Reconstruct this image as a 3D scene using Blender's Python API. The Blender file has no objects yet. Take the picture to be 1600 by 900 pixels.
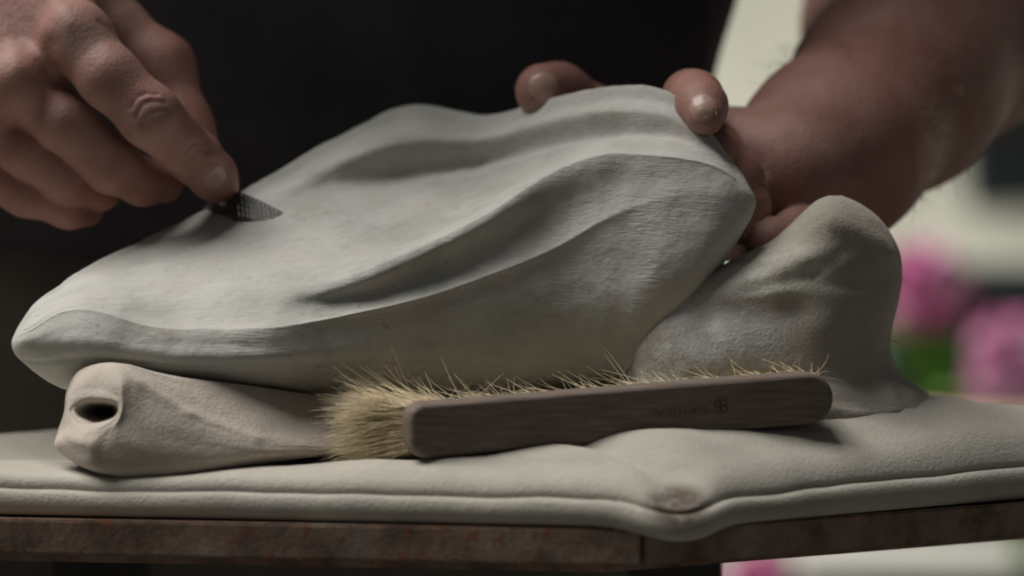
import bpy, bmesh, math, random
import numpy as np
from mathutils import Vector, Matrix, noise as mnoise
R = math.radians
random.seed(7); rng = np.random.default_rng(7)
scene = bpy.context.scene
col = scene.collection

# ------------------------------------------------------------------ camera
FPX = 7270.0                       # focal length in pixels of the 1600-wide photograph
DIST, PITCH = 1.5, R(3.0)
AIM = Vector((0, 0, 1.0))
FWD = Vector((0, math.cos(PITCH), -math.sin(PITCH)))
UP = Vector((0, math.sin(PITCH), math.cos(PITCH)))
RIGHT = Vector((1, 0, 0))
CAM = AIM - FWD * DIST
cd = bpy.data.cameras.new('camera'); cam = bpy.data.objects.new('camera', cd); col.objects.link(cam)
cam.location = CAM; cam.rotation_euler = (math.pi/2 - PITCH, 0, 0)
cd.sensor_width = 36.0; cd.lens = FPX/1600*36.0
cd.clip_start = 0.05; cd.clip_end = 400
cd.dof.use_dof = True; cd.dof.focus_distance = DIST - 0.006; cd.dof.aperture_fstop = 6.6
scene.camera = cam
# ------------------------------------------------------------------ light
SUN_EL, SUN_AZ = R(62), R(-71)     # azimuth from +Y towards +X
w = bpy.data.worlds.new('World'); scene.world = w; w.use_nodes = True
nt = w.node_tree; bg = nt.nodes['Background']
sky = nt.nodes.new('ShaderNodeTexSky'); sky.sky_type = 'NISHITA'; sky.sun_disc = False
sky.sun_elevation = SUN_EL; sky.sun_rotation = SUN_AZ; sky.dust_density = 4.0; sky.air_density = 1.0
hs = nt.nodes.new('ShaderNodeHueSaturation'); hs.inputs['Saturation'].default_value = 0.12
nt.links.new(sky.outputs[0], hs.inputs['Color']); nt.links.new(hs.outputs[0], bg.inputs[0])
bg.inputs[1].default_value = 0.016
sl = bpy.data.lights.new('sun', 'SUN'); sun = bpy.data.objects.new('sun', sl); col.objects.link(sun)
sl.energy = 5.0; sl.angle = R(40); sl.color = (1.0, 0.97, 0.92)
sdir = Vector((math.cos(SUN_EL)*math.sin(SUN_AZ), math.cos(SUN_EL)*math.cos(SUN_AZ), math.sin(SUN_EL)))
sun.rotation_euler = sdir.to_track_quat('Z', 'Y').to_euler(); sun.location = (-1.5, -1, 4)
vs = scene.view_settings
vs.view_transform = 'Standard'; vs.look = 'None'; vs.gamma = 1.0; vs.use_curve_mapping = False
vs.exposure = -0.3
scene.cycles.filter_width = 2.0

# ------------------------------------------------------------------ helpers
def P(px, py, d=0.0):
    """world point that sits d metres behind the stone's middle, along this line of sight"""
    D = DIST + float(d); px, py = float(px), float(py)
    return CAM + D*(FWD + RIGHT*((px-800)/FPX) + UP*((450-py)/FPX))
def PA(a):
    """array version: columns px, py, depth in millimetres"""
    a = np.asarray(a, float); D = DIST + a[..., 2]/1000.0
    f, r, u, c = (np.array(v) for v in (FWD, RIGHT, UP, CAM))
    return c + D[..., None]*(f + r*((a[..., 0]-800)/FPX)[..., None] + u*((450-a[..., 1])/FPX)[..., None])
def on_z(px, py, z):
    v = FWD + RIGHT*((px-800)/FPX) + UP*((450-py)/FPX)
    return CAM + v*((z-CAM.z)/v.z)

def pix(V):
    r = V-np.array(CAM); D = r@np.array(FWD); return 800+FPX*(r@np.array(RIGHT))/D, 450-FPX*(r@np.array(UP))/D
def link(name, me, mat=None, parent=None, smooth=True):
    o = bpy.data.objects.new(name, me); col.objects.link(o)
    if mat: me.materials.append(mat)
    if smooth and len(me.polygons): me.polygons.foreach_set('use_smooth', [True]*len(me.polygons))
    if parent is not None:
        o.parent = parent; o.matrix_parent_inverse = Matrix.Translation(parent_loc(parent)).inverted()
    return o
LOC = {}
def parent_loc(p):
    t = Vector((0, 0, 0))
    while p is not None:
        t = t + Vector(p.location) if p.type == 'EMPTY' else t
        p = p.parent
    return t
def mesh(name, v, f, mat=None, parent=None, smooth=True):
    me = bpy.data.meshes.new(name); me.from_pydata([tuple(x) for x in v], [], [tuple(x) for x in f]); me.update()
    return link(name, me, mat, parent, smooth)
def from_bm(name, bm, mat=None, parent=None, smooth=False):
    bmesh.ops.recalc_face_normals(bm, faces=bm.faces)
    me = bpy.data.meshes.new(name); bm.to_mesh(me); bm.free()
    return link(name, me, mat, parent, smooth)
def tag(o, label=None, cat=None, group=None, kind=None):
    if label: o['label'] = label
    if cat: o['category'] = cat
    if group: o['group'] = group
    if kind: o['kind'] = kind
    return o
def thing(name, loc, label, cat, group=None):
    e = bpy.data.objects.new(name, None); col.objects.link(e); e.location = loc; e.empty_display_size = 0.02
    return tag(e, label, cat, group)

def cr(p, n, closed):
    """Catmull-Rom resample of the first axis of p to n samples"""
    p = np.asarray(p, float); m = len(p)
    t = np.linspace(0, m if closed else m-1, n, endpoint=not closed)
    i = np.floor(t).astype(int)
    if not closed: i = np.minimum(i, m-2)
    f = (t-i).reshape(-1, *([1]*(p.ndim-1)))
    g = (lambda k: p[(i+k) % m]) if closed else (lambda k: p[np.clip(i+k, 0, m-1)])
    a, b, c, d = g(-1), g(0), g(1), g(2)
    return b + 0.5*f*(c-a + f*(2*a-5*b+4*c-d + f*(3*(b-c)+d-a)))
def grid_faces(nu, nv, closed_v=True, flip=False):
    i = np.arange(nu-1)[:, None]; j = np.arange(nv if closed_v else nv-1)[None]
    jn = (j+1) % nv
    q = np.stack([i*nv+j, i*nv+jn, (i+1)*nv+jn, (i+1)*nv+j], -1).reshape(-1, 4)
    return q[:, ::-1] if flip else q
def normals(V, F):
    a, b, c, d = (V[F[:, k]] for k in range(4))
    n = np.cross(c-a, d-b); N = np.zeros_like(V)
    for k in range(4): np.add.at(N, F[:, k], n)
    return N/np.maximum(np.linalg.norm(N, axis=1, keepdims=True), 1e-12)
def fbm(V, scale, octaves=2, seed=0.0):
    o = Vector((seed, seed*1.7, -seed))
    return np.array([mnoise.fractal(Vector(v)*scale+o, 1.0, 2.0, octaves) for v in V])
def uvset(me, uv):
    l = me.uv_layers.new(name='UVMap'); idx = np.empty(len(me.loops), int); me.loops.foreach_get('vertex_index', idx)
    l.data.foreach_set('uv', np.asarray(uv)[idx].astype(np.float32).ravel())

# ---- signed distance modelling (bodies) and surface nets
def smin(a, b, k):
    h = np.maximum(k-np.abs(a-b), 0)/k
    return np.minimum(a, b) - h*h*k*0.25
class SDF:
    def __init__(s, lo, hi, vox):
        s.lo = np.array(lo, float); s.vox = vox
        s.n = np.ceil((np.array(hi)-s.lo)/vox).astype(int)+1
        s.F = np.full(s.n, 0.08, np.float32)
    def box(s, lo, hi):
        a = np.clip(np.floor((lo-s.lo)/s.vox).astype(int), 0, s.n); b = np.clip(np.ceil((hi-s.lo)/s.vox).astype(int)+1, 0, s.n)
        sl = tuple(slice(x, y) for x, y in zip(a, b))
        ax = [s.lo[k]+s.vox*np.arange(a[k], b[k]) for k in range(3)]
        return sl, np.stack(np.meshgrid(*ax, indexing='ij'), -1).astype(np.float32)
    @staticmethod
    def cone(X, a, ra, b, rb):
        a = np.array(a, np.float32); b = np.array(b, np.float32); ab = b-a; L = max(float(ab@ab), 1e-12)
        t = np.clip(((X-a)@ab)/L, 0, 1)
        return np.linalg.norm(X-a-t[..., None]*ab, axis=-1) - (ra+(rb-ra)*t)
    def chain(s, pts, kin=0.004, kout=0.001, root=None, kroot=0.006, reach=0.018):
        """pts: list of (point, radius); one finger or limb, united to what is there"""
        A = np.array([p for p, r in pts]); rm = max(r for p, r in pts)+0.012
        sl, X = s.box(A.min(0)-rm, A.max(0)+rm)
        if X.size == 0: return
        d = None
        for (p, r), (q, t) in zip(pts[:-1], pts[1:]):
            e = s.cone(X, p, r, q, t); d = e if d is None else smin(d, e, kin)
        k = kout
        if root is not None:
            g = np.clip(1-np.linalg.norm(X-np.array(root, np.float32), axis=-1)/reach, 0, 1)
            k = kout + (kroot-kout)*g
        s.F[sl] = smin(s.F[sl], d, k)
    def carve(s, a, b, r, k=0.0012):
        A = np.array([a, b]); sl, X = s.box(A.min(0)-r-0.004, A.max(0)+r+0.004)
        if X.size: s.F[sl] = -smin(-s.F[sl], s.cone(X, a, r, b, r), k)
    def bump(s, c, r, k=0.006):
        s.chain([(c, r), (Vector(c)+Vector((0, 0, 1e-4)), r)], kout=k)
    def mesh(s, relax=3):
        F = s.F; n = s.n
        neg = F < 0
        c = np.zeros(n-1, np.int8)
        for i in (0, 1):
            for j in (0, 1):
                for k in (0, 1): c += neg[i:n[0]-1+i, j:n[1]-1+j, k:n[2]-1+k]
        act = (c > 0) & (c < 8)
        ids = np.full(n-1, -1, np.int64); cells = np.argwhere(act); ids[act] = np.arange(len(cells))
        acc = np.zeros((len(cells), 3)); cnt = np.zeros(len(cells))
        cor = [(i, j, k) for i in (0, 1) for j in (0, 1) for k in (0, 1)]
        val = {o: F[cells[:, 0]+o[0], cells[:, 1]+o[1], cells[:, 2]+o[2]].astype(float) for o in cor}
        for o in cor:
            for ax in range(3):
                if o[ax]: continue
                q = list(o); q[ax] = 1; q = tuple(q); a, b = val[o], val[q]
                m = (a < 0) != (b < 0); t = np.where(m, a/np.where(m, a-b, 1), 0)
                p = np.array(o, float)[None].repeat(len(cells), 0); p[:, ax] = t
                acc[m] += p[m]; cnt[m] += 1
        V = s.lo + s.vox*(cells + acc/np.maximum(cnt, 1)[:, None])
        faces = []
        for ax in range(3):
            u, v = (ax+1) % 3, (ax+2) % 3
            sl0 = [slice(None)]*3; sl1 = [slice(None)]*3; sl0[ax] = slice(0, -1); sl1[ax] = slice(1, None)
            a, b = neg[tuple(sl0)], neg[tuple(sl1)]
            e = np.argwhere(a != b)
            ok = (e[:, u] > 0) & (e[:, v] > 0) & (e[:, u] < n[u]-1) & (e[:, v] < n[v]-1); e = e[ok]
            inside = a[tuple(e.T)]
            def cid(du, dv):
                x = e.copy(); x[:, u] -= du; x[:, v] -= dv; return ids[tuple(x.T)]
            q = np.stack([cid(1, 1), cid(0, 1), cid(0, 0), cid(1, 0)], 1)
            q[~inside] = q[~inside][:, ::-1]
            faces.append(q)
        Fc = np.concatenate(faces); Fc = Fc[(Fc >= 0).all(1)]
        for _ in range(relax):
            S = np.zeros_like(V); K = np.zeros(len(V))
            for k in range(4):
                a, b = Fc[:, k], Fc[:, (k+1) % 4]
                np.add.at(S, a, V[b]); np.add.at(S, b, V[a]); np.add.at(K, a, 1); np.add.at(K, b, 1)
            V = V*0.45 + 0.55*S/np.maximum(K, 1)[:, None]
        use = np.unique(Fc); mp = np.full(len(V), -1); mp[use] = np.arange(len(use))
        return V[use], mp[Fc]

def tube(bm, pts, rad, sides=6, cap=True):
    """sweep a round tube through pts into bm"""
    pts = [Vector(p) for p in pts]; n = len(pts); rings = []
    rads = rad if hasattr(rad, '__len__') else [rad]*n
    ref = Vector((0.3, 0.2, 1))
    for i, p in enumerate(pts):
        t = (pts[min(i+1, n-1)]-pts[max(i-1, 0)]).normalized()
        x = t.cross(ref); x = x.normalized() if x.length > 1e-5 else Vector((1, 0, 0)); y = t.cross(x)
        rings.append([bm.verts.new(p+(x*math.cos(2*math.pi*k/sides)+y*math.sin(2*math.pi*k/sides))*rads[i]) for k in range(sides)])
    for a, b in zip(rings[:-1], rings[1:]):
        for k in range(sides): bm.faces.new((a[k], a[(k+1) % sides], b[(k+1) % sides], b[k]))
    if cap: bm.faces.new(rings[0][::-1]); bm.faces.new(rings[-1])
def strands(name, roots, dirs, lens, curl, rad, mat, parent, seg=5):
    """many fine hairs as three-sided tapering tubes in one mesh"""
    n = len(roots); roots, dirs = np.asarray(roots), np.asarray(dirs); dirs = dirs/np.linalg.norm(dirs, axis=1, keepdims=True)
    lens = np.asarray(lens)[:, None]; curl = np.asarray(curl)
    side = np.cross(dirs, [0.31, 0.2, 0.93]); side /= np.linalg.norm(side, axis=1, keepdims=True)+1e-9
    up = np.cross(side, dirs)
    V = np.zeros((n, seg+1, 3, 3)); rad = np.broadcast_to(np.asarray(rad), (n,))[:, None]
    for s in range(seg+1):
        t = s/seg; c = roots + dirs*lens*t + curl*lens*(t*t)
        for k in range(3):
            a = 2*math.pi*k/3
            V[:, s, k] = c + (side*math.cos(a)+up*math.sin(a))*rad*(1-0.7*t*t)
    base = (np.arange(n)*(seg+1)*3)[:, None, None]
    s = np.arange(seg)[None, :, None]*3; k = np.arange(3)[None, None]; kn = (k+1) % 3
    F = np.stack([base+s+k, base+s+kn, base+s+3+kn, base+s+3+k], -1).reshape(-1, 4)
    me = bpy.data.meshes.new(name); me.from_pydata(V.reshape(-1, 3).tolist(), [], F.tolist()); me.update()
    o = link(name, me, mat, parent); o['kind'] = 'stuff'
    return o

# ------------------------------------------------------------------ materials
class M:
    """small node builder: principled surface with object-space noise helpers"""
    def __init__(s, name, rough=0.8, spec=0.3):
        s.m = bpy.data.materials.new(name); s.m.use_nodes = True; s.t = s.m.node_tree
        s.b = s.t.nodes['Principled BSDF']; s.b.inputs['Roughness'].default_value = rough
        s.b.inputs['Specular IOR Level'].default_value = spec
        s.tc = s.t.nodes.new('ShaderNodeTexCoord'); s.h = None
    def n(s, kind): return s.t.nodes.new(kind)
    def l(s, a, b): s.t.links.new(a, b)
    def coords(s, scale=(1, 1, 1), rot=(0, 0, 0), kind='Object', loc=(0, 0, 0)):
        mp = s.n('ShaderNodeMapping'); s.l(s.tc.outputs[kind], mp.inputs[0])
        mp.inputs['Scale'].default_value = scale; mp.inputs['Rotation'].default_value = rot; mp.inputs['Location'].default_value = loc
        return mp.outputs[0]
    def noise(s, scale, detail=4, rough=0.55, co=None, distort=0.0):
        x = s.n('ShaderNodeTexNoise'); s.l(co if co is not None else s.tc.outputs['Object'], x.inputs['Vector'])
        x.inputs['Scale'].default_value = scale; x.inputs['Detail'].default_value = detail
        x.inputs['Roughness'].default_value = rough; x.inputs['Distortion'].default_value = distort
        return x.outputs['Fac']
    def ramp(s, fac, stops):
        r = s.n('ShaderNodeValToRGB'); s.l(fac, r.inputs[0]); e = r.color_ramp.elements
        while len(e) < len(stops): e.new(0.5)
        for k, (p, c) in enumerate(stops):
            e[k].position = p; e[k].color = (*c, 1) if hasattr(c, '__len__') else (c, c, c, 1)
        return r.outputs[0]
    def mix(s, fac, a, b, mode='MIX'):
        x = s.n('ShaderNodeMix'); x.data_type = 'RGBA'; x.blend_type = mode
        for sock, v in ((x.inputs[0], fac), (x.inputs[6], a), (x.inputs[7], b)):
            if hasattr(v, 'is_linked') or hasattr(v, 'links'): s.l(v, sock)
            else: sock.default_value = v if not hasattr(v, '__len__') else (*v, 1)
        return x.outputs[2]
    def near(s, c, r0, r1, stretch=(1, 1, 1)):
        """1 inside r0 of world point c falling to 0 at r1 (a patch with a place of its own)"""
        vm = s.n('ShaderNodeVectorMath'); vm.operation = 'SUBTRACT'; g = s.n('ShaderNodeNewGeometry')
        s.l(g.outputs['Position'], vm.inputs[0]); vm.inputs[1].default_value = tuple(c)
        v2 = s.n('ShaderNodeVectorMath'); v2.operation = 'MULTIPLY'; s.l(vm.outputs[0], v2.inputs[0]); v2.inputs[1].default_value = stretch
        ln = s.n('ShaderNodeVectorMath'); ln.operation = 'LENGTH'; s.l(v2.outputs[0], ln.inputs[0])
        mr = s.n('ShaderNodeMapRange'); mr.interpolation_type = 'SMOOTHSTEP'; s.l(ln.outputs['Value'], mr.inputs[0])
        for k, v in zip((1, 2, 3, 4), (r0, r1, 1.0, 0.0)): mr.inputs[k].default_value = v
        return mr.outputs[0]
    def math(s, op, a, b=0.0):
        x = s.n('ShaderNodeMath'); x.operation = op
        for sock, v in zip(x.inputs, (a, b)):
            if hasattr(v, 'links'): s.l(v, sock)
            else: sock.default_value = v
        return x.outputs[0]
    def bump(s, fac, dist, strength=1.0):
        x = s.n('ShaderNodeBump'); s.l(fac, x.inputs['Height']); x.inputs['Distance'].default_value = dist; x.inputs['Strength'].default_value = strength
        if s.h is not None: s.l(s.h, x.inputs['Normal'])
        s.h = x.outputs[0]; s.l(s.h, s.b.inputs['Normal'])
    def color(s, c):
        if hasattr(c, 'links'): s.l(c, s.b.inputs['Base Color'])
        else: s.b.inputs['Base Color'].default_value = (*c, 1)
        return s
def plain(name, c, rough=0.7, spec=0.3, var=0.12, scale=40):
    m = M(name, rough, spec); f = m.noise(scale, 5)
    m.color(m.ramp(f, [(0.3, tuple(x*(1-var) for x in c)), (0.7, tuple(x*(1+var) for x in c))])); m.bump(f, 0.0006, 0.4)
    return m.m

def stone_mat():
    m = M('pale_green_stone', 0.9, 0.15)
    a = m.noise(26, 5, 0.6); b = m.noise(70, 6, 0.65); c = m.noise(420, 3, 0.6)
    base = m.ramp(a, [(0.34, (0.40, 0.41, 0.372)), (0.52, (0.51, 0.51, 0.472)), (0.72, (0.58, 0.57, 0.533))])
    pink = m.ramp(b, [(0.50, 0.0), (0.64, 1.0)])
    base = m.mix(m.math('MULTIPLY', pink, 0.35), base, (0.56, 0.48, 0.43))
    grey = m.ramp(m.noise(48, 5, 0.7, m.coords((1, 1, 1), loc=(3, 1, 2))), [(0.58, 0.0), (0.70, 1.0)])
    base = m.mix(m.math('MULTIPLY', grey, 0.35), base, (0.30, 0.32, 0.31))
    spk = m.ramp(m.noise(300, 2, 0.5), [(0.68, 0.0), (0.76, 1.0)])
    base = m.mix(m.math('MULTIPLY', spk, 0.45), base, (0.22, 0.225, 0.21))
    # rasp scratches that run with the form
    co = m.coords((70, 560, 1), (0, 0, R(-5)), 'UV')
    s1 = m.noise(1.0, 3, 0.6, co, 0.4)
    co2 = m.coords((150, 500, 1500), (0, R(34), 0))
    s2 = m.noise(1.0, 2, 0.6, co2, 0.3)
    scr = m.ramp(s1, [(0.36, 0.0), (0.5, 1.0)])
    base = m.mix(m.math('MULTIPLY', m.math('SUBTRACT', 1.0, scr), 0.18), base, (0.28, 0.29, 0.27))
    dust = m.math('MULTIPLY', m.near(P(935, 455, -0.01), 0.004, 0.028, (1, 0.5, 0.8)), m.ramp(m.noise(110, 5, 0.65), [(0.4, 0.0), (0.62, 1.0)]))
    base = m.mix(m.math('MULTIPLY', dust, 0.6), base, (0.66, 0.67, 0.67))
    m.color(base)
    m.bump(a, 0.0010, 0.5); m.bump(c, 0.0005, 0.5); m.bump(m.math('MULTIPLY', s1, m.ramp(m.noise(60, 3), [(0.42, 0.05), (0.66, 0.8)])), 0.0006, 0.4); m.bump(m.math('MULTIPLY', s2, m.ramp(m.noise(55, 3, 0.5, m.coords((1, 1, 1), loc=(9, 2, 4))), [(0.40, 0.1), (0.62, 1.0)])), 0.0006, 0.6)
    return m.m
def leather_mat(name, c, dusty=None, dark_patch=None):
    m = M(name, 0.95, 0.1)
    a = m.noise(30, 5, 0.6); b = m.noise(900, 3, 0.7); d = m.noise(160, 4, 0.7)
    k = lambda f: tuple(x*f for x in c)
    base = m.ramp(a, [(0.3, k(0.86)), (0.55, k(1.0)), (0.75, k(1.1))])
    base = m.mix(m.math('MULTIPLY', m.ramp(d, [(0.45, 0.0), (0.7, 1.0)]), 0.25), base, k(0.72))
    for (pt, r0, r1, st, cc, amt) in (dusty or []):
        f = m.math('MULTIPLY', m.near(pt, r0, r1, st), m.ramp(m.noise(95, 5, 0.65), [(0.36, 0.0), (0.6, 1.0)]))
        base = m.mix(m.math('MULTIPLY', f, amt), base, cc)
    for (pt, r0, r1, st, cc, amt) in (dark_patch or []):
        base = m.mix(m.math('MULTIPLY', m.math('MULTIPLY', m.near(pt, r0, r1, st), m.ramp(m.noise(170, 5, 0.7), [(0.30, 0.35), (0.5, 1.0)])), amt), base, cc)
    m.color(base)
    m.b.inputs['Sheen Weight'].default_value = 0.25; m.b.inputs['Sheen Roughness'].default_value = 0.5
    m.bump(d, 0.0004, 0.5); m.bump(m.noise(650, 4, 0.75), 0.0004, 0.45); m.bump(b, 0.0006, 0.7)
    return m.m
def skin_mat():
    m = M('skin', 0.55, 0.35)
    a = m.noise(55, 4, 0.6); b = m.noise(14, 3, 0.5)
    base = m.ramp(a, [(0.3, (0.285, 0.142, 0.114)), (0.5, (0.34, 0.187, 0.155)), (0.72, (0.40, 0.242, 0.204))])
    base = m.mix(m.math('MULTIPLY', m.ramp(b, [(0.45, 0.0), (0.7, 1.0)]), 0.5), base, (0.37, 0.15, 0.118))
    for pt, r1 in SKIN_DUST:
        f = m.math('MULTIPLY', m.near(pt, 0.002, r1), m.ramp(m.noise(130, 4, 0.7), [(0.35, 0.2), (0.62, 1.0)]))
        base = m.mix(m.math('MULTIPLY', f, 0.4), base, (0.50, 0.44, 0.40))
    m.color(base)
    m.b.inputs['Subsurface Weight'].default_value = 0.12
    m.b.inputs['Subsurface Radius'].default_value = (0.006, 0.0022, 0.0012); m.b.inputs['Subsurface Scale'].default_value = 1.0
    m.bump(m.noise(230, 5, 0.7), 0.0009, 0.45)
    v = m.n('ShaderNodeTexVoronoi'); v.inputs['Scale'].default_value = 900; m.l(m.tc.outputs['Object'], v.inputs['Vector']); m.bump(v.outputs['Distance'], 0.0003, 0.35)
    return m.m
SKIN_DUST = [(P(268, 285, .040), 0.009), (P(128, 62, .040), 0.012), (P(330, 285, .048), 0.008)]
def rust_mat():
    m = M('rusty_painted_steel', 0.75, 0.3)
    a = m.noise(60, 6, 0.65); b = m.noise(210, 4, 0.7); st = m.noise(40, 4, 0.6, m.coords((1, 1, 0.25)))
    base = m.ramp(a, [(0.32, (0.12, 0.085, 0.066)), (0.5, (0.25, 0.175, 0.13)), (0.68, (0.34, 0.27, 0.22))])
    base = m.mix(m.math('MULTIPLY', m.ramp(b, [(0.55, 0.0), (0.66, 1.0)]), 0.75), base, (0.30, 0.11, 0.06))
    base = m.mix(m.math('MULTIPLY', m.ramp(st, [(0.56, 0.0), (0.7, 1.0)]), 0.5), base, (0.17, 0.155, 0.135))
    base = m.mix(m.ramp(m.noise(170, 3, 0.6, m.coords((1, 1, 1), loc=(5, 5, 5))), [(0.70, 0.0), (0.75, 1.0)]), base, (0.42, 0.34, 0.2))
    m.color(base); m.bump(b, 0.001, 0.6); m.bump(a, 0.0015, 0.4)
    return m.m
def wood_mat():
    m = M('worn_brown_wood', 0.65, 0.25)
    g = m.noise(1.0, 5, 0.65, m.coords((45, 300, 700), (0, R(4), 0)))
    base = m.ramp(g, [(0.3, (0.12, 0.090, 0.074)), (0.55, (0.19, 0.147, 0.122)), (0.75, (0.24, 0.196, 0.168))])
    base = m.mix(m.math('MULTIPLY', m.ramp(m.noise(60, 5, 0.6), [(0.5, 0.0), (0.75, 1.0)]), 0.4), base, (0.15, 0.125, 0.105))
    m.color(base); m.bump(g, 0.0006, 0.5)
    return m.m
def cloth_mat(name, c, spec=0.1):
    m = M(name, 0.95, spec)
    a = m.noise(9, 4); k = lambda f: tuple(x*f for x in c)
    base = m.ramp(a, [(0.35, k(0.8)), (0.65, k(1.2))])
    f = m.math('MULTIPLY', m.near(P(535, 125, .185), 0.004, 0.022), m.ramp(m.noise(120, 5, 0.7), [(0.48, 0.0), (0.7, 1.0)]))
    base = m.mix(m.math('MULTIPLY', f, 0.05), base, (0.5, 0.45, 0.42))
    m.color(base); m.bump(m.noise(700, 2), 0.0006, 0.5); m.bump(m.noise(18, 3), 0.004, 0.5)
    return m.m
STONE = stone_mat(); RUST = rust_mat(); WOOD = wood_mat(); SKIN = skin_mat()
BAGHIDE = leather_mat('bag_suede', (0.42, 0.385, 0.325),
    dusty=[(P(1075, 530, 0.0), 0.006, 0.03, (0.7, 0.3, 1.0), (0.60, 0.62, 0.62), 0.95), (P(1195, 425, 0.01), 0.004, 0.018, (0.6, 0.3, 1.2), (0.64, 0.63, 0.56), 0.95)],
    dark_patch=[(P(1330, 362, 0.01), 0.002, 0.016, (0.8, 0.4, 1.0), (0.20, 0.165, 0.13), 0.6)])  # shade of the hollow below the peak's top, painted into the suede
ROLLHIDE = leather_mat('rolled_suede', (0.55, 0.485, 0.415))
BRISTLE = plain('pale_bristle', (0.78, 0.66, 0.44), 0.6, 0.3, 0.25, 300)
SHIRT = cloth_mat('black_cotton', (0.085, 0.085, 0.098)); TROUSERS = cloth_mat('dark_work_cloth', (0.18, 0.17, 0.145))
STEEL = plain('dull_steel', (0.8, 0.8, 0.78), 0.5, 0.5, 0.25, 500); STEEL.node_tree.nodes['Principled BSDF'].inputs['Metallic'].default_value = 0.4
NAIL = plain('fingernail', (0.44, 0.28, 0.23), 0.35, 0.5, 0.08, 300)
INK = plain('dark_print', (0.12, 0.092, 0.077), 0.8, 0.1)
HAIRM = plain('fair_hair', (0.62, 0.48, 0.33), 0.5, 0.3)
DARKMETAL = plain('dark_grey_metal', (0.03, 0.03, 0.03), 0.6, 0.4, 0.3, 30)

# ------------------------------------------------------------------ the surroundings behind
gm = M('dark_asphalt', 0.9, 0.2); gf = gm.noise(3, 5); gm.color(gm.ramp(gf, [(0.3, (0.075, 0.073, 0.065)), (0.7, (0.11, 0.105, 0.095))])); gm.bump(gm.noise(60), 0.003, 0.5)
s_ = 60.0
tag(mesh('ground', [(-s_, -s_, 0), (s_, -s_, 0), (s_, s_, 0), (-s_, s_, 0)], [(0, 1, 2, 3)], gm.m, smooth=False), kind='structure')

def block(name, c, size, mat, parent=None, bevel=0.01):
    bm = bmesh.new(); bmesh.ops.create_cube(bm, size=1.0, matrix=Matrix.Translation(c) @ Matrix.Diagonal((*size, 1)))
    if bevel: bmesh.ops.bevel(bm, geom=bm.edges[:], offset=bevel, segments=2, profile=0.6, affect='EDGES')
    return from_bm(name, bm, mat, parent)
PLASTER = plain('cream_plaster', (0.60, 0.61, 0.50), 0.9, 0.2, 0.06, 6)
LIMESTONE = plain('pale_limestone', (0.50, 0.50, 0.42), 0.9, 0.2, 0.12, 9)
SLATE = plain('slate_grey_render', (0.075, 0.09, 0.10), 0.8, 0.2, 0.2, 7)
WHITE = plain('white_paint', (0.56, 0.55, 0.50), 0.6, 0.3, 0.05, 12)
GREYP = plain('grey_paint', (0.40, 0.385, 0.35), 0.7, 0.3, 0.05, 12)
def span(px0, px1, py0, py1, d, thick):
    a, b = P(px0, py1, d), P(px1, py0, d)
    return ((a.x+b.x)/2, a.y+thick/2, (a.z+b.z)/2), (abs(b.x-a.x), thick, abs(b.z-a.z))
# added pale slope, tilted to catch the sun as a bright backdrop
bm_ = M('pale_slope', 0.95, 0.15); bf_ = bm_.noise(2.2, 5, 0.6); bm_.color(bm_.ramp(bf_, [(0.3, (0.46, 0.46, 0.37)), (0.7, (0.60, 0.60, 0.50))])); bm_.bump(bm_.noise(40, 4), 0.02, 0.5)
nx, ny = 60, 30; y0 = P(0, 450, 3.2).y; V = []
for a in range(ny):
    for b in range(nx):
        t = a/(ny-1); x = -8+16*b/(nx-1); z = 0.30+t*2.6-0.35*max(0, 0.12-t)/0.12; V.append((x, y0+t*4.6, z+0.10*mnoise.noise(Vector((x*0.9, t*6, 1)))))
tag(mesh('added_pale_slope', V, grid_faces(ny, nx, False), bm_.m), kind='structure')
# dark slate trough standing on the slope, dark slate planter wall before it
def trough(name, px0, px1, py0, py1, d, depth, label, cat):
    c, sz = span(px0, px1, py0, py1, d, depth); e = thing(name, (c[0], c[1], c[2]-sz[2]/2-0.10), label, cat)
    block('front_panel', (c[0], c[1]-depth/2+0.02, c[2]-0.05), (sz[0], 0.04, sz[2]+0.10), SLATE, e, 0.006)
    block('back_panel', (c[0], c[1]+depth/2-0.02, c[2]-0.05), (sz[0], 0.04, sz[2]+0.10), SLATE, e, 0.006)
    for sx in (-1, 1): block('end_panel', (c[0]+sx*(sz[0]/2-0.02), c[1], c[2]-0.05), (0.04, depth-0.082, sz[2]+0.10), SLATE, e, 0.006)
    block('soil', (c[0], c[1], c[2]-0.03), (sz[0]-0.082, depth-0.082, sz[2]-0.02), POT, e, 0)
POT = plain('dark_planter', (0.05, 0.055, 0.06), 0.7, 0.3, 0.2, 10)
trough('slate_trough', 1510, 2500, 60, 238, 4.2, 0.4, 'blurred dark slate trough at the far right behind the forearm', 'trough')
trough('slate_planter', 1380, 2400, 435, 760, 2.75, 0.3, 'blurred dark slate planter behind the pink flowers', 'planter')
# white garden bench lower right
e = thing('white_bench', P(1500, 1000, 1.9), 'blurred white painted bench below the board edge at lower right', 'bench')
pa, pb = P(1225, 840, 2.28), P(2100, 840, 2.28); yb = pa.y-0.20
block('seat', ((pa.x+pb.x)/2, yb+0.10, pa.z-0.011), (pb.x-pa.x, 0.20, 0.022), WHITE, e, 0.004); zb2 = pa.z-0.0225
block('apron', ((pa.x+pb.x)/2+0.015, yb+0.03, zb2-0.025), (pb.x-pa.x-0.08, 0.02, 0.05), GREYP, e, 0.003)
for x0, dy in ((1530, 0.0), (2000, 0.0), (1530, 0.27), (2000, 0.27)):
    q, q2 = P(x0, 900, 2.09), P(x0+70, 900, 2.09)
    block('leg', ((q.x+q2.x)/2, yb+0.02+min(dy, 0.14), zb2/2), (q2.x-q.x, 0.04, zb2-0.001), WHITE, e, 0.004)
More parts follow.
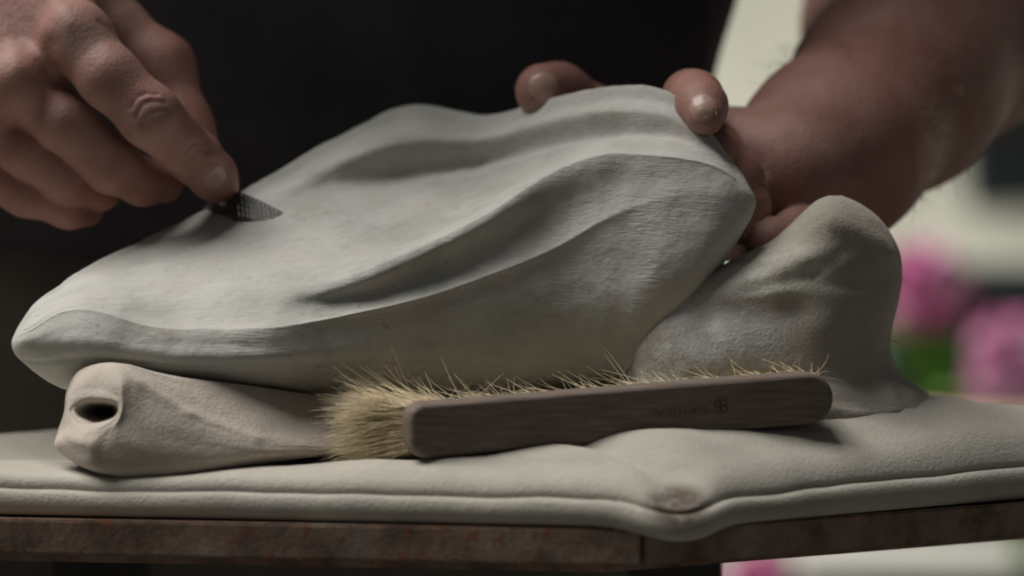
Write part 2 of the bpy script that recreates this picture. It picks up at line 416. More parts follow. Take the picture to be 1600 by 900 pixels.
# flowering plants
PINK = M('pink_petal', 0.6, 0.2); pf = PINK.noise(18, 3); PINK.color(PINK.ramp(pf, [(0.36, (0.78, 0.16, 0.44)), (0.50, (0.90, 0.38, 0.64)), (0.62, (0.95, 0.72, 0.84))]))
PINK.b.inputs['Subsurface Weight'].default_value = 0.0; PINK = PINK.m
LEAF = plain('leaf_green', (0.17, 0.42, 0.05), 0.55, 0.35, 0.4, 30)
def petal_blossom(name, c, r, parent, n=26):
    bm = bmesh.new()
    for i in range(n):
        z = 1-2*(i+0.5)/n; a = i*2.399; q = math.sqrt(max(0, 1-z*z)); nrm = Vector((q*math.cos(a), q*math.sin(a), z))
        ctr = Vector(c)+nrm*r*random.uniform(0.62, 0.95); t = nrm.orthogonal().normalized(); b = nrm.cross(t)
        pr = r*random.uniform(0.42, 0.66); n0 = bm.verts.new(ctr-nrm*pr*0.2)
        ring = [bm.verts.new(ctr+(t*math.cos(k*math.pi/4)+b*math.sin(k*math.pi/4))*pr*(1+0.15*math.sin(k*2.1+i))+nrm*pr*0.18*math.sin(k*1.6+i)) for k in range(8)]
        for k in range(8): bm.faces.new((n0, ring[k], ring[(k+1) % 8]))
    return from_bm(name, bm, PINK, parent, True)
def leaf(name, a, d, L, W, parent):
    d = Vector(d).normalized(); s = d.cross(Vector((0.1, 0.2, 1))).normalized(); n = s.cross(d); v, f = [], []
    for i in range(7):
        t = i/6; wd = W*math.sin(math.pi*min(1, t*0.92+0.05))**0.8; c = Vector(a)+d*L*t+n*(0.18*L*math.sin(t*2.6)); c.z -= 0.25*L*t*t
        v += [c-s*wd+n*wd*0.3, c, c+s*wd+n*wd*0.3]
    for i in range(6): f += [(3*i, 3*i+1, 3*i+4, 3*i+3), (3*i+1, 3*i+2, 3*i+5, 3*i+4)]
    return mesh(name, v, f, LEAF, parent)
POT = plain('dark_planter', (0.05, 0.055, 0.06), 0.7, 0.3, 0.2, 10)
def plant(px, py, d, r, label, blossoms, leaves, low):
    base = P(px, low, d); e = thing('flowering_plant', base, label, 'plant', 'pink flowering plants behind the table')
    bm = bmesh.new(); prof = [(0.0, 0.0), (0.055, 0.0), (0.085, 0.13), (0.092, 0.13), (0.092, 0.15), (0.078, 0.15), (0.07, 0.12), (0.0, 0.12)]
    rings = [[bm.verts.new(base+Vector((q*math.cos(2*math.pi*k/20), q*math.sin(2*math.pi*k/20), z-0.15))) for k in range(20)] for q, z in prof[1:-1]]
    for a, b in zip(rings[:-1], rings[1:]):
        for k in range(20): bm.faces.new((a[k], a[(k+1) % 20], b[(k+1) % 20], b[k]))
    bm.faces.new(rings[0]); bm.faces.new(rings[-1]); from_bm('pot', bm, POT, e, False)
    for (bx, by, br) in blossoms:
        c = P(bx, by, d); petal_blossom('blossom', c, br, e)
        bm = bmesh.new(); tube(bm, [base, (base+c)/2+Vector((0.01, 0, 0)), c], 0.004); from_bm('stem', bm, LEAF, e, True)
    for (lx, ly, ang, L) in leaves:
        leaf('leaf', P(lx, ly, d), (math.cos(ang), random.uniform(-0.5, 0.1), math.sin(ang)), L, L*0.32, e)
    return e
plant(1450, 0, 2.3, 0, 'pink flowering plant beside the standing leather peak, round bloom over green leaves',
      [(1440, 440, 0.036), (1425, 480, 0.024), (1475, 470, 0.026)], [(1400, 560, 0.1, 0.05), (1440, 552, 0.0, 0.055), (1400, 590, 0.2, 0.06), (1455, 575, -0.2, 0.05), (1430, 570, 2.6, 0.06), (1410, 600, -0.4, 0.05), (1480, 560, 0.3, 0.04)], 1050)
plant(1585, 0, 2.1, 0, 'pink flowering plant cut off by the right edge of the picture',
      [(1582, 545, 0.028), (1562, 605, 0.026), (1625, 580, 0.04)], [(1540, 640, 2.8, 0.05), (1600, 660, 0.5, 0.05)], 1080)
plant(1190, 0, 2.2, 0, 'low pink flowering plant just under the board corner', [(1185, 925, 0.035)], [(1235, 908, 0.5, 0.035), (1230, 915, 1.2, 0.04)], 1250)

# ------------------------------------------------------------------ the work table
V0 = P(1005, 827, -0.083); ZB = V0.z
dL = (on_z(0, 809, ZB)-V0); dL.z = 0; dL.normalize()
dR = (on_z(1600, 784, ZB)-V0); dR.z = 0; dR.normalize()
S = 0.30; V1 = V0+dR*S; V7 = V0+dL*S*1.25
inw = (dL+dR).normalized(); CEN = V0+inw*0.30+dL*0.02
POLY = [V7, V0, V1, 2*CEN-V7, 2*CEN-V0, 2*CEN-V1]
table = thing('work_table', (CEN.x, CEN.y, 0), 'rusty brown steel-edged work board on dark stand under the cushion', 'table')
TH = 0.0112
def prism(name, pts, z0, z1, mat, parent, bevel=0.0):
    bm = bmesh.new(); a = [bm.verts.new((p[0], p[1], z0)) for p in pts]; b = [bm.verts.new((p[0], p[1], z1)) for p in pts]
    bm.faces.new(a[::-1]); bm.faces.new(b)
    for k in range(len(a)): n = (k+1) % len(a); bm.faces.new((a[k], a[n], b[n], b[k]))
    if bevel: bmesh.ops.bevel(bm, geom=bm.edges[:], offset=bevel, segments=2, affect='EDGES')
    return from_bm(name, bm, mat, parent)
def inset(poly, t):
    n = len(poly); out = []
    for k in range(n):
        p, a, b = Vector(poly[k][:2]), Vector(poly[k-1][:2]), Vector(poly[(k+1) % n][:2])
        u, v = (p-a).normalized(), (b-p).normalized(); nu, nv = Vector((-u.y, u.x)), Vector((-v.y, v.x))
        m = (nu+nv).normalized(); out.append(p+m*(t/max(0.2, m.dot(nu))))
    return out
area = sum(POLY[k][0]*POLY[(k+1) % 6][1]-POLY[(k+1) % 6][0]*POLY[k][1] for k in range(6))
if area < 0: POLY = POLY[::-1]
inner = inset(POLY, 0.003)
prism('board', inset(POLY, 0.0035), ZB-TH+0.0005, ZB-0.0008, RUST, table)
for k in range(6):
    n = (k+1) % 6; a, b = Vector(POLY[k][:2]), Vector(POLY[n][:2]); ai, bi = Vector(inner[k]), Vector(inner[n]); u = (b-a).normalized()*0.0006
    prism('edge_strip', [a+u, b-u, bi-u, ai+u], ZB-TH, ZB-0.0002, RUST, table, 0.0007)
# second, narrower board below
low = [on_z(470, 878, ZB-TH), on_z(560, 905, ZB-TH), on_z(1000, 893, ZB-TH), on_z(1330, 866, ZB-TH)]
cc = Vector((CEN.x, CEN.y)); lo2 = inset(POLY, 0.045)
prism('lower_board', lo2, ZB-TH-0.0075, ZB-TH-0.0003, RUST, table, 0.001)
for k, (dx, dy) in enumerate(((-0.10, -0.09), (0.10, -0.09), (-0.10, 0.15), (0.10, 0.15))):
    block('leg', (CEN.x+dx, CEN.y+dy, (ZB-TH-0.0105)/2), (0.032, 0.032, ZB-TH-0.0105), DARKMETAL, table, 0.002)
block('cross_bar', (CEN.x, CEN.y-0.09, ZB-0.16), (0.166, 0.024, 0.024), DARKMETAL, table, 0.002)
block('cross_bar', (CEN.x, CEN.y+0.15, ZB-0.16), (0.166, 0.024, 0.024), DARKMETAL, table, 0.002)

# ------------------------------------------------------------------ the leather cushion
C0 = on_z(1064, 828, ZB)
cR = on_z(1600, 782, ZB); cL = on_z(0, 806, ZB)
uL = (cL-C0); uL.z = 0; uL.normalize(); uR = (cR-C0); uR.z = 0; uR.normalize()
cpoly = [C0+uL*0.40, C0, C0+uR*0.24, C0+uR*0.24+uL*0.40]
def perimeter(poly, step=0.0016, rad=0.016):
    """closed rounded outline: points, inward normals"""
    pts = []; n = len(poly)
    for k in range(n):
        p, a, b = (Vector(q[:2]) for q in (poly[k], poly[k-1], poly[(k+1) % n]))
        u, v = (a-p).normalized(), (b-p).normalized()
        s, e = p+u*rad, p+v*rad
        for t in np.linspace(0, 1, 9): pts.append(s*(1-t)**2+p*2*t*(1-t)+e*t*t)
    P2 = np.array([(p.x, p.y) for p in pts]); P2 = np.vstack([P2, P2[:1]])
    L = np.concatenate([[0], np.cumsum(np.linalg.norm(np.diff(P2, axis=0), axis=1))]); m = int(L[-1]/step)
    t = np.linspace(0, L[-1], m, endpoint=False)
    return np.stack([np.interp(t, L, P2[:, k]) for k in (0, 1)], 1)
per = perimeter(cpoly); cen2 = np.array([sum(q.x for q in cpoly)/4, sum(q.y for q in cpoly)/4]); mper = len(per)
tan = np.roll(per, -3, 0)-np.roll(per, 3, 0); nrm = np.stack([-tan[:, 1], tan[:, 0]], 1); nrm /= np.linalg.norm(nrm, axis=1, keepdims=True)
if ((cen2-per)*nrm).sum() < 0: nrm = -nrm
cdist = np.linalg.norm(per-np.array([C0.x, C0.y]), axis=1)
cg = np.exp(-(cdist/0.014)**2)
wob = np.array([mnoise.noise(Vector((p[0]*22, p[1]*22, 3))) for p in per])
wob2 = np.array([mnoise.noise(Vector((p[0]*70, p[1]*70, 8))) for p in per])
seamz = 0.0086+0.0012*wob+0.0004*wob2 - 0.0042*cg
side_r = np.clip((per[:, 0]-C0.x)/0.10, 0, 1); seamz = seamz+0.002*side_r
prof = [  # inward offset mm, height as fraction of the seam height, extra mm
    (3.0, 0.0, 0.3), (0.8, 0.04, 0.2), (-0.6, 0.25, 0.0), (-1.0, 0.5, 0.0), (-0.4, 0.78, 0.0), (0.9, 0.94, 0.0), (2.1, 0.985, -0.2),
    (2.7, 1.0, -0.35), (2.75, 1.0, 0.2), (2.7, 1.0, 0.9), (3.1, 1.0, 2.0), (4.1, 1.0, 3.4), (6.0, 1.0, 5.0), (8.8, 1.0, 6.5), (12.5, 1.0, 7.9), (17.0, 1.0, 9.1)]
rings = []
for o_, fr, ex in prof:
    off = o_/1000*np.ones(mper); z = seamz*fr+ex/1000*(1.0 if fr < 1 else (1-0.18*cg))
    out = cg*(0.0060 if fr < 1 else 0.0055); z = z-cg*0.0042*(1-fr)
    rings.append(np.column_stack([per+nrm*(off-out)[:, None], ZB+z]))
edge = rings[-1]
for t in np.linspace(0, 1, 46)[1:-1]:
    rings.append(np.column_stack([edge[:, :2]*(1-t)+cen2*t, edge[:, 2]*(1-t)+(ZB+0.019)*t]))
V = np.concatenate(rings); V = np.vstack([V, [[*cen2, ZB+0.019]]])
# bulges and hollows pressed into the filling
def plan(px, py_, d): q = P(px, py_, d/1000-0.012); return np.array([q.x, q.y])
din = np.concatenate([np.full(mper, max(0, o_-3)) for o_, _, _ in prof]+[np.full(mper, 14+100*t) for t in np.linspace(0, 1, 46)[1:-1]]+[[114]])
amp = np.clip(din/14, 0, 1)
for px, py_, d, h, sx, sy in ((965, 690, -28, 5.5, 0.045, 0.020), (1130, 690, -10, 5.0, 0.045, 0.030), (1480, 650, 45, 9.0, 0.06, 0.05), (1300, 660, 30, 6.0, 0.05, 0.04),
                             (250, 740, -18, -4.5, 0.045, 0.02), (120, 700, 60, -9.5, 0.12, 0.06), (30, 720, -8, 1.0, 0.03, 0.014), (560, 735, -40, 1.0, 0.03, 0.01), (700, 730, -20, -1.0, 0.03, 0.016), (1240, 740, -35, -1.0, 0.016, 0.014), (1045, 725, -40, 3.5, 0.022, 0.018)):
    c = plan(px, py_, d); V[:, 2] += amp*h/1000*np.exp(-((V[:, 0]-c[0])/sx)**2-((V[:, 1]-c[1])/sy)**2)
dc = np.linalg.norm(V[:, :2]-(np.array([C0.x, C0.y])+nrm[np.argmin(cdist)]*0.011), axis=1)
V[:, 2] -= 0.0022*np.exp(-(dc/0.0065)**2)*np.clip(din/3, 0, 1)
Gz = V[:-1].reshape(len(rings), mper, 3)
for _ in range(30):
    L_ = 0.25*(np.roll(Gz[11:-1], 1, 1)+np.roll(Gz[11:-1], -1, 1)+Gz[10:-2]+Gz[12:])
    wgt = np.clip(np.arange(len(Gz)-12)/4.0, 0, 1)[:, None]
    Gz[11:-1, :, 2] += 0.6*wgt*(L_[..., 2]-Gz[11:-1, :, 2])
V[:-1] = Gz.reshape(-1, 3)
V[:, 2] += amp*(0.0010*fbm(V, 35, 2, 2.0)+0.00012*fbm(V, 200, 2, 5.0))
nr = len(rings); F = grid_faces(nr, mper).tolist()
F += [((nr-1)*mper+k, (nr-1)*mper+(k+1) % mper, nr*mper) for k in range(mper)]
CUSHZ = V
vx, vy = pix(V); k = np.where((np.abs(vx-1060) < 8) & (np.abs(vy-784) < 5))[0]; k = k[np.argmin(V[k, 1])]; DIM = V[k].copy()
V[:, 2] -= 0.0030*np.exp(-((V[:, 0]-DIM[0])/0.008)**2-((V[:, 1]-DIM[1])/0.006)**2)*np.clip(din/2, 0, 1)
SUEDE = leather_mat('cushion_suede', (0.49, 0.46, 0.395), dark_patch=[(DIM, 0.0055, 0.0125, (0.95, 0.6, 1.3), (0.10, 0.07, 0.05), 0.9)])  # dark brown patch coloured over the corner dimple
cush = thing('leather_cushion', (CEN.x, CEN.y, ZB), 'flat beige suede cushion with sewn edge and dark brown corner', 'cushion')
mesh('cushion_cover', V, F, SUEDE, cush)
bm = bmesh.new(); seam = [Vector((*(per[k]+nrm[k]*(0.0024-0.002*cg[k])), ZB+seamz[k]-0.00025)) for k in range(0, mper, 2)]; seam.append(seam[0])
tube(bm, seam, 0.00022, 5, False); from_bm('seam_thread', bm, leather_mat('seam_brown', (0.10, 0.08, 0.065)), cush, True)
def cushion_height(x, y):
    k = np.argmin((CUSHZ[mper*9:, 0]-x)**2+(CUSHZ[mper*9:, 1]-y)**2); return CUSHZ[mper*9+k, 2]

# ------------------------------------------------------------------ the leather sandbag under the stone
bag = thing('leather_sandbag', P(760, 680, 0.03), 'grey beige suede sandbag with rolled end at left and standing peak at right', 'sandbag')
roll = [
 [(170, 640, 8), (172, 641, 6), (175, 643, 4), (176, 645, 3), (175, 648, 2), (172, 650, 2), (168, 651, 2), (164, 650, 4), (161, 648, 6), (160, 645, 8), (162, 642, 9), (166, 640, 9)],
 [(158, 633, -1), (168, 634, -4), (178, 637, -8), (181, 642, -11), (177, 650, -13), (164, 656, -13), (148, 659, -12), (134, 656, -8), (126, 651, -5), (124, 643, -1), (129, 637, 1), (142, 633, 1)],
 [(150, 626, -7), (165, 627, -11), (180, 631, -16), (185, 640, -19), (179, 652, -21), (160, 661, -22), (140, 666, -21), (121, 662, -15), (112, 653, -10), (110, 643, -6), (116, 633, -5), (131, 627, -5)],
 [(152, 606, -12), (168, 610, -15), (184, 618, -20), (188.5, 634, -23), (183, 653, -25), (163, 670, -27), (138, 682, -28), (112, 676, -18), (106, 662, -12), (105, 645, -9), (109, 622, -9), (126, 608, -11)],
 [(155, 584, -12), (172, 590, -15), (188, 604, -21), (191.5, 628, -24.5), (186, 654, -26.5), (167, 680, -29), (138, 700, -30), (103, 686, -16), (101, 668, -8), (102, 645, -5), (107, 612, -5), (125, 590, -9)],
 [(165, 567.5, -1), (181, 574, -11), (194, 594, -21.5), (197, 622, -25.5), (193, 652, -27.5), (176, 692, -30), (148, 731, -28), (92, 706, -8), (92, 680, 4), (104, 648, 8), (110, 606, 8), (128, 577, 4)],
 [(196, 569, 2), (204, 577, -9), (209, 595, -18.5), (209, 626, -25), (207, 660, -28.5), (202, 703, -30.5), (196, 745, -26), (150, 738, -4), (150, 720, 10), (155, 680, 16), (160, 620, 16), (172, 576, 10)],
 [(236, 579, 3), (237, 588, -8), (233, 606, -18), (231, 636, -24.5), (231, 672, -28.5), (234, 712, -30), (240, 746, -24), (250, 744, 0), (250, 720, 15), (247, 680, 20), (242, 630, 19), (239, 588, 12)],
 [(300, 590, 4), (300, 606, -7), (297, 646, -19.5), (297, 664, -24.5), (298, 690, -27.5), (300, 720, -28), (302, 741, -22), (305, 740, 0), (305, 720, 16), (303, 690, 22), (302, 640, 20), (300, 600, 13)],
 [(400, 605, 6), (400, 632, -7), (400, 684, -21.5), (400, 695, -24), (400, 705, -25), (400, 715, -24), (400, 725, -18), (400, 725, 0), (400, 715, 16), (400, 690, 22), (400, 640, 20), (400, 612, 14)],
 [(490, 618, 8), (490, 650, -6), (490, 692, -18), (490, 699, -19.5), (490, 704, -20), (490, 709, -19), (490, 714, -14), (490, 714, 0), (490, 706, 12), (490, 690, 18), (490, 650, 18), (490, 625, 14)],
 [(580, 628, 16), (580, 655, 2), (580, 690, -8), (580, 696, -9), (580, 702, -9), (580, 707, -8), (580, 711, -4), (580, 711, 8), (580, 706, 24), (580, 690, 34), (580, 655, 34), (580, 634, 26)],
 [(740, 628, 28), (740, 655, 10), (740, 684, 4), (740, 692, 3), (740, 698, 3), (740, 702, 4), (740, 705, 8), (740, 705, 20), (740, 702, 44), (740, 690, 58), (740, 655, 58), (740, 634, 44)],
 [(900, 618, 34), (900, 645, 14), (900, 670, 8), (900, 678, 8), (900, 686, 8), (900, 692, 10), (900, 696, 14), (900, 696, 30), (900, 692, 52), (900, 680, 66), (900, 645, 66), (900, 622, 52)],
 [(1020, 600, 36), (1020, 630, 20), (1020, 650, 16), (1020, 660, 15), (1020, 668, 16), (1020, 674, 18), (1020, 680, 22), (1020, 680, 34), (1020, 674, 48), (1020, 660, 58), (1020, 630, 58), (1020, 606, 50)],
]
roll = [[(a, b, c-12*(1 if k < 11 else max(0, 13-k)/3)) for a, b, c in q] for k, q in enumerate(roll)]
DEPTH = {  # the rolled end stands in front of the stone's lower edge (millimetres, by ring, round the loop)
 1: [-10, -9, -11, -14, -17, -19, -21, -22, -20, -18, -17, -14],
 2: [-25, -27, -29, -30, -31, -31, -30, -25, -21, -19, -20, -23],
 3: [-24, -27, -30, -32, -33, -34, -34, -26, -20, -17, -17, -21],
 4: [-21, -25, -30, -32, -34, -35, -36, -24, -16, -12, -12, -17],
 5: [-17, -22, -28, -31, -33, -36, -34, -16, -4, 0, -2, -10],
 6: [-17, -21, -26, -30, -33, -36, -32, -10, 6, 12, 8, -6],
 7: [-16, -20, -25, -29, -33, -35, -30, -4, 12, 18, 14, -4],
 8: [-14, -19, -26, -29, -31, -32, -27, -4, 14, 20, 16, -2],
 9: [-8, -16, -26, -28, -29, -28, -22, -2, 15, 20, 17, 4]}
for k, ds in DEPTH.items(): roll[k] = [(a, b, d_-12) for (a, b, _), d_ in zip(roll[k], ds)]
rp = PA(roll); NU, NV = 240, 120
G = cr(cr(rp, NU, False).transpose(1, 0, 2), NV, True).transpose(1, 0, 2)
V = G.reshape(-1, 3); F = grid_faces(NU, NV)
N = normals(V, F)
inside_ = (V-V.mean(0))
if (N*(V-G.mean(1).repeat(NV, 0))).sum() < 0: F = F[:, ::-1]; N = -N
gi = np.repeat(np.arange(NU), NV)/NU
soft = np.clip((gi-0.30)*6, 0, 1)
V = V + N*((0.0004*fbm(V, 45, 2, 1.0)+0.00010*fbm(V, 260, 2, 4.0))*(0.4+0.6*soft))[:, None]
# creases at the lower left corner of the roll
for px, py_, d, ex, ey, ed, h, r in ((94, 690, -18, 135, 686, -32, 0.6, 0.0026), (98, 704, -19, 140, 706, -33, -0.6, 0.0024),
                                     (222, 596, -26, 297, 648, -26, 0.7, 0.0022), (297, 648, -26, 400, 687, -26, 0.7, 0.0022), (400, 687, -26, 470, 696, -20, 0.5, 0.0025), (250, 600, -16, 380, 640, -16, -0.7, 0.006), (330, 612, -14, 440, 650, -12, 0.5, 0.004)):
    a, b = np.array(P(px, py_, d/1000-0.012)), np.array(P(ex, ey, ed/1000-0.012)); ab = b-a
    t = np.clip(((V-a)@ab)/(ab@ab), 0, 1); dd = np.linalg.norm(V-a-t[:, None]*ab, axis=1); V = V+N*(h/1000*np.exp(-(dd/r)**2))[:, None]
F = F.tolist()+[tuple(range(NV)) if False else tuple(range(NV))[::-1], tuple((NU-1)*NV+k for k in range(NV))]
mesh('rolled_end', V, F, ROLLHIDE, bag)
# the standing peak: rings (py, left px, right px, depth centre mm, half depth mm, lean)
pk = [(676, 990, 1400, 30, 31), (666, 965, 1436, 30, 37), (655, 957, 1456, 30, 39.5), (642, 956, 1464, 30, 39.5), (629, 958, 1460, 30, 38), (612, 962, 1448, 30, 36), (595, 965, 1424, 30, 34), (575, 970, 1402, 29, 33), (555, 972, 1394, 28, 32), (535, 975, 1392, 27, 31),
      (510, 985, 1397, 26, 30), (485, 1005, 1404, 25, 28.5), (460, 1035, 1409, 24, 27), (440, 1060, 1411, 24, 25), (425, 1105, 1411, 23.5, 23.5), (405, 1150, 1409, 23, 22), (380, 1200, 1402, 22.5, 20), (355, 1228, 1388, 22, 18), (335, 1248, 1371, 22, 15.5), (319, 1264, 1350, 22, 12), (308, 1279, 1330, 22, 8), (302.5, 1293, 1316, 22, 4)]
NV = 150; th = np.linspace(0, 2*math.pi, NV, endpoint=False)
Rg = []
for py_, xl, xr, dc_, hd in pk:
    ct, st = np.cos(th), np.sin(th); q = 0.86
    X = (xl+xr)/2+(xr-xl)/2*np.sign(ct)*np.abs(ct)**q; D_ = dc_+hd*np.sign(st)*np.abs(st)**0.9
    D_ = D_ + 0.010*(X-1300)*(st > 0)
    Rg.append(np.stack([X, np.full(NV, py_), D_], 1))
G = cr(PA(np.array(Rg)), 190, False); NU = 190
V = G.reshape(-1, 3); F = grid_faces(NU, NV); N = normals(V, F)
if (N*(V-G.mean(1).repeat(NV, 0))).sum() < 0: F = F[:, ::-1]; N = -N
def dent(V, N, a, b, h, r):
    a, b = np.array(a), np.array(b); ab = b-a; t = np.clip(((V-a)@ab)/max(ab@ab, 1e-12), 0, 1)
    return V+N*(h*np.exp(-(np.linalg.norm(V-a-t[:, None]*ab, axis=1)/r)**2))[:, None]
V0_ = V.copy()
V = dent(V, N, P(1330, 375, 0.004), P(1360, 430, 0.0), -0.0034, 0.011)
V = dent(V, N, P(1215, 445, -0.002), P(1290, 400, 0.002), 0.0028, 0.007)
V = dent(V, N, P(1110, 490, -0.002), P(1230, 470, -0.004), -0.0040, 0.010)
V = dent(V, N, P(1340, 610, -0.008), P(1372, 500, 0.0), -0.0036, 0.008)
V = dent(V, N, P(1375, 600, 0.0), P(1390, 650, -0.004), -0.0030, 0.007)
V = dent(V, N, P(1300, 640, -0.010), P(1310, 520, -0.006), 0.0016, 0.012)
for a_, b_, h_, r_ in (((1393, 555, .012), (1425, 640, .004), -0.0016, 0.0028), ((1402, 560, .012), (1440, 632, .006), 0.0012, 0.0025), ((1372, 560, -.002), (1355, 655, -.010), -0.0013, 0.0030), ((1362, 545, -.003), (1340, 655, -.011), 0.0010, 0.0030), ((1160, 455, -.002), (1270, 425, -.001), -0.0012, 0.0030),
                       ((1270, 425, -.001), (1330, 385, .003), -0.0010, 0.0030), ((1310, 345, .006), (1385, 395, .010), 0.0014, 0.0040), ((1200, 470, -.004), (1250, 560, -.010), -0.0012, 0.0045), ((1120, 520, -.004), (1180, 600, -.010), 0.0010, 0.006)):
    V = dent(V, N, P(*a_), P(*b_), h_, r_)
V = V + N*(0.0009*fbm(V, 28, 2, 7.0)+0.00012*fbm(V, 200, 3, 9.0))[:, None]
F = F.tolist()+[tuple((NU-1)*NV+k for k in range(NV)), tuple(range(NV))[::-1]]
mesh('standing_peak', V, F, BAGHIDE, bag)

# ------------------------------------------------------------------ the stone carving
ST = [
 [(30, 512, 6), (28, 515, 4), (27, 517, 2), (26, 519, 0), (25, 521, -2), (24, 523, -4), (23, 525, -5), (22, 527, -6), (21, 530, -7), (20, 535, -8), (20, 541, -7), (22, 548, -4), (28, 556, 1), (32, 556, 6), (34, 545, 10), (33, 525, 9)],
 [(64, 465, 10), (61, 473, 4), (58, 481, -2), (55, 489, -6), (53, 497, -10), (51, 503, -12), (49, 509, -14), (47, 515, -15), (45, 521, -16), (42, 534, -17.5), (43, 552, -15), (52, 572, -9), (72, 593, 3), (80, 590, 16), (78, 550, 22), (70, 490, 18)],
 [(132, 420, 28), (132, 428, 20), (130, 437, 13), (128, 447, 6), (126, 456, 0), (124, 464, -5), (122, 472, -9.5), (121, 480, -13.5), (120, 488, -17), (118, 515, -22), (118, 540, -23.5), (122, 575, -15), (132, 608, 2), (138, 608, 20), (136, 560, 36), (134, 460, 36)],
 [(252, 364, 48), (252, 373, 39), (250, 389, 29), (249, 405, 21), (248, 424, 12.5), (247, 446, 4), (246, 470, -5), (245, 493, -14), (244, 514, -22), (243, 535, -27.5), (243, 558, -29), (245, 580, -22), (250, 600, -8), (252, 603, 15), (252, 560, 45), (252, 430, 56)],
 [(402, 292, 66), (402, 302, 58), (402, 320, 47), (402, 340, 39), (402, 368, 28), (402, 408, 13), (402, 450, -3), (402, 484, -14), (402, 517, -25.5), (402, 540, -31), (402, 561, -33), (402, 582, -27), (402, 606, -12), (402, 609, 15), (402, 560, 55), (402, 400, 75)],
 [(520, 222, 80), (520, 235, 72), (520, 258, 61), (520, 287, 51), (520, 328, 36), (520, 384, 14), (520, 441, -7), (520, 470, -12), (520, 501, -22), (520, 530, -29), (520, 558, -31.5), (520, 583, -26), (520, 608, -12), (520, 611, 20), (520, 550, 65), (520, 330, 90)],
 [(640, 169, 92), (640, 183, 84), (640, 220, 75), (640, 272, 66), (640, 306, 48), (640, 350, 25), (640, 396, 1), (640, 434, -3), (640, 475, -16), (640, 512, -24), (640, 552, -28), (640, 581, -23), (640, 606, -10), (640, 609, 25), (640, 540, 75), (640, 280, 103)],
 [(764, 182, 84), (761, 195, 77), (758, 218, 71), (756, 256, 65), (755, 278, 51), (754, 308, 31), (752, 341, 9), (752, 386, 4), (752, 438, -10), (755, 485, -19), (757, 537, -23), (758, 577, -18), (758, 603, -6), (760, 607, 30), (762, 530, 72), (764, 290, 94)],
 [(872, 154, 66), (870, 170, 60), (867, 189, 56), (864, 225, 52), (862, 241, 43), (858, 258, 32), (854, 281, 18), (858, 332, 11), (866, 393, -4), (872, 450, -13), (875, 510, -16), (873, 562, -11), (868, 595, 0), (868, 601, 35), (872, 510, 62), (874, 270, 76)],
 [(962, 139, 50), (960, 156, 44), (956, 176, 40), (952, 207, 37), (950, 218, 31), (948, 231, 25), (945, 247, 16), (950, 290, 9), (958, 342, -1), (962, 410, -8.5), (962, 480, -10.5), (952, 547, -6), (938, 588, 6), (940, 593, 35), (955, 500, 55), (962, 270, 62)],
 [(1042, 147, 36), (1042, 163, 31), (1040, 184, 28), (1038, 206, 25), (1037, 218, 21.5), (1036, 232, 17), (1035, 247, 11), (1036, 275, 5.5), (1038, 312, 0.5), (1036, 375, -4.5), (1030, 440, -5.5), (1015, 515, 0), (995, 570, 12), (1000, 573, 35), (1025, 480, 48), (1040, 280, 50)],
 [(1103, 203, 28), (1104, 211, 24), (1105, 221, 21.5), (1106, 231, 19), (1107, 240, 16), (1108, 249, 13), (1109, 260, 9), (1110, 279, 5.5), (1110, 306, 2.5), (1107, 355, 0), (1098, 410, 0.5), (1080, 462, 6), (1060, 502, 16), (1068, 500, 34), (1088, 420, 42), (1102, 300, 40)],
 [(1151, 262, 22), (1153, 266, 20), (1154, 270, 18), (1155, 274, 16), (1156, 278, 14), (1157, 283, 12), (1158, 289, 10), (1159, 299, 8), (1159, 314, 7), (1156, 342, 6.5), (1149, 370, 8), (1139, 397, 13), (1128, 415, 20), (1132, 412, 30), (1143, 370, 34), (1151, 310, 31)],
 [(1171, 292, 20), (1173, 295, 18.5), (1174, 297, 17), (1175, 299, 16), (1176, 302, 15), (1177, 304, 14), (1178, 307, 13.5), (1179, 312, 13), (1179, 320, 13), (1177, 330, 13.5), (1173, 342, 15), (1168, 350, 17), (1164, 354, 20), (1165, 350, 24), (1168, 335, 26), (1170, 312, 24)],
 [(1180, 314, 18)]*16,
]
ST = [[(20.5+(p[0]-24)*0.15, 533+(p[1]-533)*0.12, 0.5+(p[2])*0.1) for p in ST[0]]] + ST
for i_, q in enumerate(ST):
    if 3 <= i_ <= 12:
        if i_ >= 6:
            dA = q[6][2]; f7, f8 = {6: (2.0, 6.5), 7: (1.2, 4.0), 8: (1.0, 3.5), 9: (1.5, 4.0), 10: (2.2, 5.0), 11: (3, 6.0), 12: (2.5, 5)}[i_]
            q[7] = (q[7][0], q[7][1], dA-f7); q[8] = (q[8][0], q[8][1], dA-f8)
        else: q[8] = (q[8][0], q[8][1], q[8][2]+0.5)
        for k, e_ in (((9, -5.0), (10, -7.0), (11, -1.5), (12, 12)) if i_ < 4 else ((9, -2.8), (10, -4.0), (11, 1.0), (12, 13)) if i_ <= 5 else ((9, -2.0), (10, -2.0), (11, 3.0), (12, 12))): q[k] = (q[k][0], q[k][1], q[8][2]+e_)
for i_, d2, d3 in ((6, 57.5, 52.5), (7, 69.5, 68.5), (8, 67.4, 69.2), (9, 52.8, 55.0), (10, 37.4, 39.4), (11, 26.4, 26.2)):
    q = ST[i_]; q[2] = (q[2][0], q[2][1]-4, d2); q[3] = (q[3][0], q[3][1]+5, d3)
for i_, f_ in ((3, 1.15), (4, 1.25), (5, 1.3), (6, 1.3), (7, 1.3), (8, 1.3), (9, 1.25), (10, 1.15), (11, 1.05)):
    q = ST[i_]; dA = q[6][2]
    for k in (0, 1, 2, 3, 4, 5, 14, 15): q[k] = (q[k][0], q[k][1], dA+(q[k][2]-dA)*f_)
